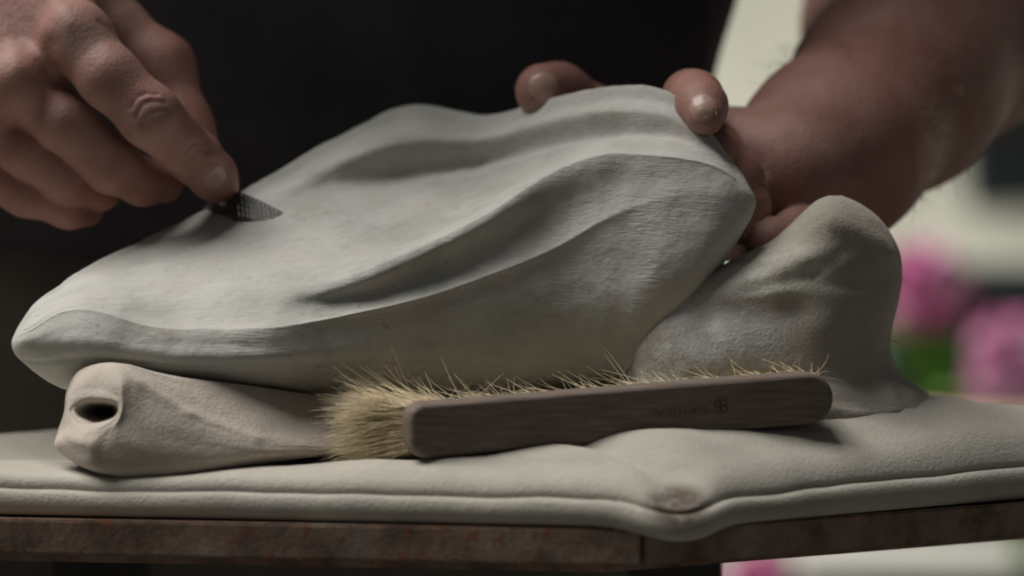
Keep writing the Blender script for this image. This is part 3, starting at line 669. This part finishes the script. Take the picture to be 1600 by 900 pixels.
for q in ST[3:13]: q[13] = (q[13][0], q[13][1], max(q[13][2], q[12][2]+18))
sp_ = PA(ST); NU, NV = 620, 360
G = cr(cr(sp_, NU, False).transpose(1, 0, 2), NV, True).transpose(1, 0, 2)
V = G.reshape(-1, 3); F = grid_faces(NU, NV); N = normals(V, F)
if (N*(V-G.mean(1).repeat(NV, 0))).sum() < 0: F = F[:, ::-1]; N = -N
iu = np.repeat(np.linspace(0, len(ST)-1, NU), NV); iv = np.tile(np.linspace(0, 16, NV, endpoint=False), NU)
bell = lambda x, a, b, s: 1/(1+np.exp(-(x-a)/s))/(1+np.exp((x-b)/s))
dispA = 0.0012*bell(iu, 6.3, 12.3, 0.4)*(np.exp(-np.abs(iv-6.0)/0.16)-0.3*np.exp(-((iv-5.3)/0.5)**2))
dispB = bell(iu, 2.0, 10.4, 0.6)*(0.0008+0.0014*bell(iu, 5.6, 10.4, 0.4))*(np.exp(-np.abs(iv-7.95)/0.26)-0.35*np.exp(-((iv-7.2)/0.5)**2))
ledge = -0.0007*bell(iu, 1.2, 8.0, 0.4)*np.exp(-((iv-10.6)/0.16)**2)
endfade = np.clip(np.minimum(iu, len(ST)-1-iu)/1.0, 0, 1)
V = V+N*((dispA+dispB+ledge)*endfade)[:, None]
V = V+N*((0.0009*fbm(V, 28, 3, 3.0)+0.00022*fbm(V, 120, 3, 6.0))*endfade)[:, None]
stone = mesh('stone_carving', V, F, STONE)
uvset(stone.data, np.stack([iu/len(ST), iv/16*0.55], 1))
tag(stone, 'smooth pale grey green stone carving with flowing ridges resting on the sandbag', 'carving')

# ------------------------------------------------------------------ the brush
b0, b1 = P(640, 676, -0.054), P(1304, 620, -0.028)     # middle of left and right ends of the front face
ax = (b1-b0); BL = ax.length; ax.normalize()
bk = Vector((ax.y*-1, ax.x, 0)).normalized();  bk = bk if bk.y > 0 else -bk
upb = bk.cross(ax).normalized(); upb = upb if upb.z > 0 else -upb
brush = thing('hand_brush', (b0+b1)/2-upb*0.0085, 'long brown wooden hand brush with pale bristles lying on the cushion', 'brush')
HH, BT = 0.0084, 0.013
def brush_outline(shrink=0.0):
    pts = []; L = BL/2-shrink
    for (sx, r) in ((1, HH*0.98), (-1, HH*0.62)):
        h = HH-shrink; r = r-shrink
        cs = [(sx*(L-r), h-r, 0 if sx > 0 else 90), (sx*(L-r), -(h-r), 270 if sx > 0 else 180)]
        order = [(cs[1], 0), (cs[0], 0)] if sx > 0 else [(cs[0], 0), (cs[1], 0)]
        for (cx, cy, a0), _ in order:
            for t in np.linspace(0, 90, 9): pts.append((cx+r*math.cos(R(a0+t)), cy+r*math.sin(R(a0+t))))
    return pts
BC = (b0+b1)/2
rings = []
for y_, sh in ((0.0, 0.0016), (0.0004, 0.0009), (0.0011, 0.0003), (0.0022, 0.0), (BT-0.0018, 0.0), (BT-0.0009, 0.0001), (BT-0.0003, 0.0005), (BT, 0.0011)):
    # the bar is a touch slimmer towards the right-hand end
    rings.append([BC+ax*x+upb*(z*(1-0.03*x/(BL/2)))+bk*y_ for x, z in brush_outline(sh)])
n_ = len(rings[0]); V = [p for r_ in rings for p in r_]; F = grid_faces(len(rings), n_).tolist()+[tuple(range(n_)), tuple((len(rings)-1)*n_+k for k in range(n_))[::-1]]
o = mesh('handle', V, F, WOOD, brush, False)
bm = bmesh.new(); bm.from_mesh(o.data); bmesh.ops.recalc_face_normals(bm, faces=bm.faces); bm.to_mesh(o.data); bm.free()
o.data.polygons.foreach_set('use_smooth', [len(p.vertices) == 4 for p in o.data.polygons])
# faint upside-down print on the face
def print_mark(name, text, px, py_, size):
    cu = bpy.data.curves.new(name, 'FONT'); cu.body = text; cu.size = size; cu.align_x = 'CENTER'; cu.align_y = 'CENTER'
    t = bpy.data.objects.new(name, cu); col.objects.link(t); bpy.context.view_layer.update()
    me = bpy.data.meshes.new_from_object(t.evaluated_get(bpy.context.evaluated_depsgraph_get())); bpy.data.objects.remove(t)
    q = P(px, py_, -0.03); s = (q-BC).dot(ax); zz = (q-BC).dot(upb)
    M4 = Matrix((( -ax.x, -upb.x, -bk.x, 0), (-ax.y, -upb.y, -bk.y, 0), (-ax.z, -upb.z, -bk.z, 0), (0, 0, 0, 1)))
    M4.translation = BC+ax*s+upb*zz-bk*0.00012
    me.transform(M4); return link(name, me, INK, brush, False)
print_mark('printed_word', 'NATURAL', 1052, 639, 0.0042)
bm = bmesh.new()
q = P(1120, 633, -0.03); em = BC+ax*(q-BC).dot(ax)+upb*(q-BC).dot(upb)-bk*0.00015
for k in range(4):
    a = k*math.pi/2+math.pi/4; c = em+(ax*math.cos(a)+upb*math.sin(a))*0.0014
    for j in range(14):
        t0, t1 = 2*math.pi*j/14, 2*math.pi*(j+1)/14; f = lambda t, r: c+(ax*math.cos(t)+upb*math.sin(t))*r
        bm.faces.new([bm.verts.new(x) for x in (f(t0, 0.0013), f(t1, 0.0013), f(t1, 0.0008), f(t0, 0.0008))])
from_bm('printed_emblem', bm, INK, brush)
nb = 7500
u = rng.random(nb); u[:4200] = rng.random(4200)*0.10; v = rng.uniform(-0.8, 0.85, nb)
roots = np.array(BC)+np.outer((u-0.5)*BL*0.97, ax)+np.outer(v*HH, upb)+np.outer(np.full(nb, BT-0.001), bk)
dx = -0.12-1.25*np.exp(-u/0.055)+rng.normal(0, 0.22, nb); tuft = np.exp(-u/0.07); v = v*(0.62+0.38*tuft); dz = (-0.06+0.14*v+rng.normal(0, 0.10, nb))*(1-tuft)+(-0.02+0.45*v+rng.normal(0, 0.2, nb))*tuft
dirs = np.outer(dx, ax)+np.outer(dz, upb)+np.outer(np.ones(nb), bk)
curl = rng.normal(0, 0.13, (nb, 3)); curl[:, 2] -= 0.10
strands('bristles', roots, dirs, rng.uniform(0.020, 0.031, nb), curl, rng.uniform(0.00007, 0.00014, nb), BRISTLE, brush)
nb = 110
u = rng.random(nb); u[:45] = rng.random(45)*0.2; u[45:62] = 0.92+rng.random(17)*0.08
roots = np.array(BC)+np.outer((u-0.5)*BL*0.98, ax)+np.outer(rng.uniform(0.3, 0.95, nb)*HH, upb)+np.outer(np.full(nb, BT-0.001), bk)
dirs = np.outer(-0.4-0.9*np.exp(-u/0.1)+0.9*np.exp(-(1-u)/0.05)+rng.normal(0, 0.5, nb), ax)+np.outer(rng.uniform(0.0, 0.75, nb), upb)+np.outer(rng.uniform(0.5, 1.0, nb), bk)
strands('loose_bristles', roots, dirs, rng.uniform(0.005, 0.013, nb), rng.normal(0, 0.85, (nb, 3)), 0.00010, BRISTLE, brush, 7)
# stray straw caught on the sandbag
bm = bmesh.new(); tube(bm, [P(1388, 530, 0.02), P(1404, 536, 0.022), P(1420, 545, 0.022)], [0.0002, 0.0003, 0.0004], 5); from_bm('straw', bm, BRISTLE, bag, True)

# ------------------------------------------------------------------ the person
person = thing('person', P(250, 2000, 0.30), 'person in black T-shirt steadying the stone with one hand and rasping with the other', 'person')
mm = lambda r: r/1000
Q = lambda px, py_, d, r: (P(px, py_, d/1000), mm(r))
# hand with the rasp
h = SDF(P(-190, 400, -0.01)-Vector((0, 0.02, 0)), P(420, -330, 0.175)+Vector((0, 0.02, 0)), 0.0008)
wr = Q(-30, -190, 95, 25)
QH = lambda px, py_, d, r: Q(px, py_, d+13, r)
for ch in ([QH(-40, -300, 110, 26), QH(-10, -180, 95, 24)], [QH(10, -130, 85, 15), QH(116, 62, 42, 12)], [QH(-30, -120, 82, 16), QH(32, 132, 44, 12)],
           [QH(-60, -90, 84, 15), QH(-28, 178, 50, 11.5)], [QH(-95, -60, 88, 14), QH(-68, 240, 58, 10)], [QH(-30, -60, 84, 20), QH(40, 110, 76, 15)], [QH(-20, 40, 86, 18), QH(30, 170, 82, 12)], [QH(40, -120, 95, 16), QH(120, 0, 88, 14)]):
    h.chain(ch, kout=0.012)
mcp = [P(122, 66, 0.047), P(32, 135, 0.053), P(-28, 178, 0.060), P(-66, 242, 0.068)]
h.chain([QH(60, -60, 92, 15), QH(172, 46, 86, 11.8), QH(253, 104, 80, 10.4), QH(288, 198, 72, 9.0), QH(316, 258, 64, 7.8)], kin=0.006, root=P(90, -20, 0.103), kroot=0.012, reach=0.05)
h.chain([QH(-64, 242, 56, 9.4), QH(40, 302, 56, 7.4), QH(108, 323, 57, 6.9), QH(134, 325, 64, 6.4)], root=mcp[3], kroot=0.005, kout=0.0006)
h.chain([QH(-27, 180, 51, 9.8), QH(40, 236, 46, 8.4), QH(106, 278, 48, 8.1), QH(158, 297, 58, 7.2)], root=mcp[2], kroot=0.005, kout=0.0006)
h.chain([QH(34, 136, 43, 10.8), QH(100, 192, 37, 9.2), QH(176, 259, 39, 9.0), QH(222, 284, 48, 7.5), QH(258, 287, 56, 6.4)], root=mcp[1], kroot=0.005, kout=0.0006)
h.chain([QH(120, 64, 36, 11.2), QH(171, 121, 27, 10.0), QH(236, 183, 25, 10.0), QH(272, 216, 31, 8.6), QH(306, 247, 38, 8.4), QH(332, 274, 47, 7.6), QH(344, 290, 53, 6.4)], root=mcp[0], kroot=0.005, kout=0.0006)
for c, r in ((P(120, 56, 0.047), .0110), (P(30, 130, 0.049), .0105), (P(-28, 174, 0.056), .0098)): h.bump(c, r, 0.006)
HV, HF = h.mesh(2)
# creases over the finger joints, tendons and veins on the back of the hand
HN = normals(HV, HF); hx, hy = pix(HV); face = np.clip(-HN[:, 1]*2, 0, 1); disp = np.zeros(len(HV))
def crease(pts, depth, wd):
    global disp
    c = cr(np.array(pts, float), 24, False); d2 = np.min((hx[:, None]-c[:, 0])**2+(hy[:, None]-c[:, 1])**2, 1)
    disp += face*depth/1000*np.exp(-d2/wd**2)
for dp, w_, pts in ((-0.4, 3.4, [(206, 168), (214, 155), (228, 147), (246, 148)]), (-0.45, 3.4, [(212, 182), (221, 166), (236, 158), (256, 160)]), (-0.5, 3.0, [(222, 196), (230, 182), (246, 173), (264, 174)]),
                    (0.25, 5.0, [(209, 175), (217, 160), (232, 152), (251, 154)]), (-0.5, 3.0, [(290, 238), (298, 228), (308, 223), (320, 226)]), (-0.5, 3.0, [(296, 250), (303, 239), (313, 233), (327, 237)]), (-0.4, 2.6, [(316, 262), (326, 256), (338, 254), (348, 258)]),
                    (-0.4, 3.5, [(155, 34), (170, 46), (184, 62)]), (0.7, 16, [(50, -40), (84, -5), (108, 35)]), (0.6, 16, [(-16, -30), (5, 40), (26, 105)]), (-0.9, 16, [(76, 70), (70, 100), (86, 130)]), (-0.7, 14, [(0, 150), (2, 170), (16, 190)])):
    crease(pts, dp, w_)
HV = HV+HN*disp[:, None]
# hand and forearm that hold the stone
g = SDF(P(800, 430, 0.0)-Vector((0, 0.01, 0)), P(1720, -180, 0.36)+Vector((0, 0.02, 0)), 0.0012)
g.chain([Q(1232, 284, 88, 22.5), Q(1300, 236, 112, 28.5), Q(1402, 136, 165, 33.5), Q(1495, 50, 215, 35.5), Q(1578, -20, 262, 36.5)], kin=0.02, kout=0.02)
g.chain([Q(1270, 262, 104, 21), Q(1330, 212, 130, 24)], kout=0.015)
g.chain([Q(1415, 40, 345, 42), Q(1500, -40, 310, 34), Q(1430, -330, 335, 48)], kin=0.02, kout=0.012)
g.chain([Q(1215, 282, 85, 20), Q(1130, 256, 88, 15), Q(1080, 222, 88, 12)], kout=0.012)
g.chain([Q(1225, 310, 88, 15), Q(1150, 412, 78, 13)], kout=0.008)
g.chain([Q(1215, 285, 85, 20), Q(1165, 315, 82, 12)], kout=0.012)
g.chain([Q(1120, 240, 90, 15), Q(1010, 225, 106, 12), Q(930, 185, 106, 10.5), Q(873, 146, 96, 10.1), Q(848, 142, 88, 9.5)], kout=0.002, root=P(1120, 240, .09), kroot=0.012, reach=0.05)
g.chain([Q(1080, 215, 86, 11), Q(1080, 154, 62, 9.2), Q(1087, 153, 42, 8.6), Q(1097, 166, 30, 8.0), Q(1102, 182, 23, 6.4)], kout=0.002)
g.chain([Q(1110, 235, 85, 10), Q(1122, 246, 54, 8.4), Q(1110, 250, 38, 7.6)], kout=0.001)
g.chain([Q(1120, 226, 62, 8.0), Q(1152, 278, 50, 8.4), Q(1140, 300, 42, 7)], kout=0.001)
g.chain([Q(1165, 290, 70, 8.6), Q(1163, 322, 48, 8.2), Q(1150, 350, 42, 7)], kout=0.001)
g.chain([Q(1285, 345, 80, 9), Q(1244, 364, 56, 7.8), Q(1208, 380, 42, 7.6), Q(1200, 384, 40, 7.2)], kout=0.001)
GV, GF = g.mesh(3)
# coarse arms and trunk inside the clothes
t = SDF(P(-1000, 900, 0.0), P(1800, -2300, 0.55)+Vector((0.05, 0.05, 0)), 0.007)
t.chain([Q(-25, -215, 112, 18), Q(-36, -290, 121, 25), Q(-400, -230, 170, 33), Q(-700, -200, 240, 41), Q(-640, -700, 270, 46), Q(-480, -1150, 240, 50)], kin=0.03, kout=0.02)
t.chain([Q(1600, -40, 275, 26), Q(1610, -70, 290, 30), Q(1470, -320, 300, 42), Q(1330, -700, 240, 46), Q(1120, -1080, 180, 50)], kin=0.03, kout=0.02)
t.chain([Q(60, 300, 310, 70), Q(60, -300, 300, 80), Q(60, -900, 250, 85)], kout=0.05); t.chain([Q(450, 300, 310, 70), Q(480, -300, 300, 80), Q(480, -900, 250, 85)], kout=0.05)
t.chain([Q(-450, -1150, 240, 50), Q(960, -1150, 240, 50)], kout=0.06); t.chain([Q(260, -1150, 225, 58), Q(260, -1480, 170, 54)], kout=0.04); t.chain([Q(260, -1620, 130, 74), Q(260, -1830, 140, 82)], kout=0.03)
TV, TF = t.mesh(3)
BV = np.vstack([HV, GV, TV]); BF = np.vstack([HF, GF+len(HV), TF+len(HV)+len(GV)])
BV2 = BV.copy()
body = mesh('body', BV, BF, SKIN, person)
# fingernails
from mathutils.bvhtree import BVHTree
def nail(Vs, Fs, c, along, nrm_, L, W, up_=0.00013):
    tree = BVHTree.FromPolygons([tuple(v) for v in Vs], [tuple(f) for f in Fs.tolist()])
    along = Vector(along).normalized(); nrm_ = Vector(nrm_); nrm_ = (nrm_-along*nrm_.dot(along)).normalized(); s = along.cross(nrm_)
    v = []; f = []; n, m = 17, 28; c = Vector(c)
    for i in range(n):
        r = i/(n-1)
        for j in range(m):
            t = 2*math.pi*j/m; ca, sa = math.cos(t), math.sin(t); sq = (abs(ca)**3.2+abs(sa)**3.2)**(-1/3.2)
            p = c+along*(ca*sq*r*L)+s*(sa*sq*r*W); hit = tree.ray_cast(p+nrm_*0.006, -nrm_)[0]
            p = hit if hit is not None and (hit-p).length < 0.0035 else tree.find_nearest(p-nrm_*0.001)[0]
            lift = up_-(up_-0.00003)*max(0, r-0.8)/0.2
            v.append(p+nrm_*lift)
    for i in range(n-1):
        for j in range(m): f.append((i*m+j, i*m+(j+1) % m, (i+1)*m+(j+1) % m, (i+1)*m+j))
    return mesh('fingernail', v, f, NAIL, person)
def on_skin(Vs, Ns, px, py_):
    x, y = pix(Vs); m = np.where((x-px)**2+(y-py_)**2 < 5**2)[0]
    if len(m) == 0: m = np.array([np.argmin((x-px)**2+(y-py_)**2)])
    near = m[Vs[m, 1] < Vs[m, 1].min()+0.003]
    return Vector(Vs[near].mean(0)), Vector(Ns[near].mean(0)).normalized()
GN = normals(GV, GF)
c, n_s = on_skin(HV, HN, 338, 278); nail(HV, HF, c, P(344, 290, .053)-P(306, 247, .038), n_s.lerp(Vector((0.5, -0.7, 0.5)), 0.3), 0.0042, 0.0040)
c, n_s = on_skin(GV, GN, 1097, 168); nail(GV, GF, c, P(1103, 186, .026)-P(1092, 152, .034), n_s.lerp(Vector((-0.15, -1, 0.15)), 0.5), 0.0058, 0.0042, 0.00022)
c, n_s = on_skin(GV, GN, 846, 138); nail(GV, GF, c, P(832, 146, .080)-P(868, 134, .086), n_s.lerp(Vector((-0.1, -1, 0.1)), 0.5), 0.0062, 0.0050, 0.00022)
# fair hairs along the forearm
pick = [i for i in rng.choice(len(GV), 9000, replace=False)]
A_, B_ = np.array(P(1290, 232, .112)), np.array(P(1580, -15, .262)); ab = (B_-A_)/np.linalg.norm(B_-A_)
pick = [i for i in pick if 0.005 < (GV[i]-A_)@ab < 0.2 and GN[i][1] < 0.35][:1000]
dr = -0.75*ab+0.55*GN[pick]+rng.normal(0, 0.35, (len(pick), 3))
strands('arm_hair', GV[pick], dr, rng.uniform(0.004, 0.010, len(pick)), rng.normal(0, 0.3, (len(pick), 3)), 0.00008, HAIRM, person, 4)

# shirt: rings round the trunk (py at trunk depth, left px, right px, front depth, back depth)
def garment(name, rows, mat, amp, seed, NV=160, NUm=150):
    Rg = []
    for py_, xl, xr, df, db in rows:
        ct, st = np.cos(th_), np.sin(th_)
        X = (xl+xr)/2+(xr-xl)/2*np.sign(ct)*np.abs(ct)**0.75; D_ = (df+db)/2+(db-df)/2*np.sign(st)*np.abs(st)**0.8
        c = P(0, py_, (df+db)/2000); Rg.append(np.stack([np.array([P(x, py_, 0.3).x for x in X]), np.array([P(0, 450, d_/1000).y for d_ in D_]), np.full(NV, c.z)], 1))
    G = cr(np.array(Rg), NUm, False); V = G.reshape(-1, 3); F = grid_faces(NUm, NV); N = normals(V, F)
    if (N*(V-G.mean(1).repeat(NV, 0))).sum() < 0: F = F[:, ::-1]; N = -N
    S_ = V*np.array([1.0, 1.0, 0.35]); S_[:, 0] += 0.35*V[:, 2]
    V = V+N*(amp*fbm(S_, 11, 3, seed))[:, None]
    return V, F, G
th_ = np.linspace(0, 2*math.pi, 160, endpoint=False)
V, F, G = garment('shirt', [(430, -560, 1075, 200, 400), (330, -570, 1085, 190, 405), (200, -580, 1092, 182, 410), (60, -590, 1108, 178, 412), (-150, -600, 1150, 170, 408), (-500, -600, 1210, 145, 390), (-900, -570, 1240, 118, 360), (-1150, -480, 1130, 125, 345), (-1300, -250, 800, 130, 300), (-1370, 50, 480, 150, 280)], SHIRT, 0.018, 4.0)
shirt = mesh('shirt', V, F, SHIRT, person)
bm = bmesh.new(); tube(bm, [P(1112, -60, 0.232), P(1104, 0, 0.228), P(1082, 50, 0.222), P(1060, 95, 0.218), P(1040, 135, 0.214)], 0.0011, 6); from_bm('side_seam', bm, TROUSERS, shirt, True)
def sleeve(pts, name='sleeve'):
    bm = bmesh.new(); rings = []
    P3 = cr(np.array([list(p)+[r] for p, r in pts]), 40, False)
    for i, q in enumerate(P3):
        p = Vector(q[:3]); tg = Vector(P3[min(i+1, 39)][:3])-Vector(P3[max(i-1, 0)][:3]); tg.normalize(); x = tg.cross(Vector((0, 1, 0.1))).normalized(); y = tg.cross(x)
        rings.append([bm.verts.new(p+(x*math.cos(2*math.pi*k/48)+y*math.sin(2*math.pi*k/48))*q[3]*(1+0.08*mnoise.noise(Vector((k*0.35 if k < 24 else (48-k)*0.35, i*0.18, 2))))) for k in range(48)])
    for a, b in zip(rings[:-1], rings[1:]):
        for k in range(48): bm.faces.new((a[k], a[(k+1) % 48], b[(k+1) % 48], b[k]))
    inner_ = [bm.verts.new(v.co.lerp(Vector(P3[0][:3]), 0.06)) for v in rings[0]]
    for k in range(48): bm.faces.new((inner_[k], inner_[(k+1) % 48], rings[0][(k+1) % 48], rings[0][k]))
    return from_bm(name, bm, SHIRT, shirt, True)
sleeve([(P(1416, 62, .335), .060), (P(1440, -180, .318), .066), (P(1350, -650, .245), .066), (P(1120, -1080, .18), .072)])
sleeve([(P(-660, -600, .28), .060), (P(-620, -800, .265), .064), (P(-470, -1150, .24), .066)])
# trousers: hips and two legs
V, F, G = garment('trousers', [(2600, -560, 300, 230, 400), (2000, -570, 320, 220, 400)] if False else [(900, -600, 1080, 175, 410), (700, -600, 1085, 172, 412), (520, -595, 1085, 178, 410), (400, -575, 1075, 192, 404), (330, -560, 1065, 205, 398)], TROUSERS, 0.016, 11.0)
trs = mesh('trousers', V, F, TROUSERS, person)
for cx_ in (-160, 660):
    bm = bmesh.new(); rings = []
    for py_, rx in ((880, 0.098), (1600, 0.088), (2600, 0.075), (4300, 0.06)):
        c = P(cx_, py_, 0.30); z = max(c.z, 0.03); y_ = P(0, 450, 0.30).y
        rings.append([bm.verts.new((c.x+rx*math.cos(2*math.pi*k/32), y_+rx*math.sin(2*math.pi*k/32), z)) for k in range(32)])
    for a, b in zip(rings[:-1], rings[1:]):
        for k in range(32): bm.faces.new((a[k], a[(k+1) % 32], b[(k+1) % 32], b[k]))
    bm.faces.new(rings[-1]); bm.faces.new(rings[0]); from_bm('trouser_leg', bm, TROUSERS, trs, True)

# ------------------------------------------------------------------ the rasp
rasp = thing('steel_rasp', P(385, 325, 0.057), 'small dull steel rasp blade with fine teeth under the pointing fingertip', 'rasp')
tp = [(318, 322, 58), (352, 306, 54), (376, 300, 50.5), (408, 314, 45), (442, 331, 39), (438, 337, 37.5), (430, 347, 35), (396, 346, 35.5), (366, 339, 38.5), (330, 336, 54)]
Fp = [P(x, y, d/1000+0.013) for x, y, d in tp]
pn = (Fp[4]-Fp[2]).cross(Fp[8]-Fp[2]).normalized(); pn = pn if pn.y < 0 else -pn
bm = bmesh.new(); a = [bm.verts.new(p) for p in Fp]; b = [bm.verts.new(p-pn*0.0018) for p in Fp]
bm.faces.new(a); bm.faces.new(b[::-1])
for k in range(len(a)): n = (k+1) % len(a); bm.faces.new((a[k], a[n], b[n], b[k]))
from_bm('blade', bm, plain('dark_steel', (0.075, 0.075, 0.072), 0.5, 0.5, 0.3, 500), rasp)
bm = bmesh.new(); e1 = (Fp[4]-Fp[2]); e2 = (Fp[8]-Fp[2])
for i in range(9):
    for j in range(4):
        s, t_ = (i+0.45+0.5*(j % 2))/9.6, (j+0.5)/4
        top = Fp[2].lerp(Fp[4], s); bot = Fp[8].lerp(Fp[6], s); c = top.lerp(bot, t_)+pn*0.0001
        u1, u2 = e1.normalized()*0.00048, (bot-top)*0.115
        q = [bm.verts.new(c+x) for x in (u1, u2+u1*0.6, -u1, -u2-u1*0.6)]; tip = bm.verts.new(c+pn*0.0011-u1*0.2-u2*0.3)
        for k in range(4): bm.faces.new((q[k], q[(k+1) % 4], tip))
o = from_bm('rasp_teeth', bm, STEEL, rasp); o['kind'] = 'stuff'
bm = bmesh.new(); tube(bm, [P(350, 318, .063), P(340, 310, .068), P(328, 296, .074), P(316, 280, .078)], [0.0012, 0.0014, 0.0016, 0.0016], 10); from_bm('tang', bm, STEEL, rasp, True)
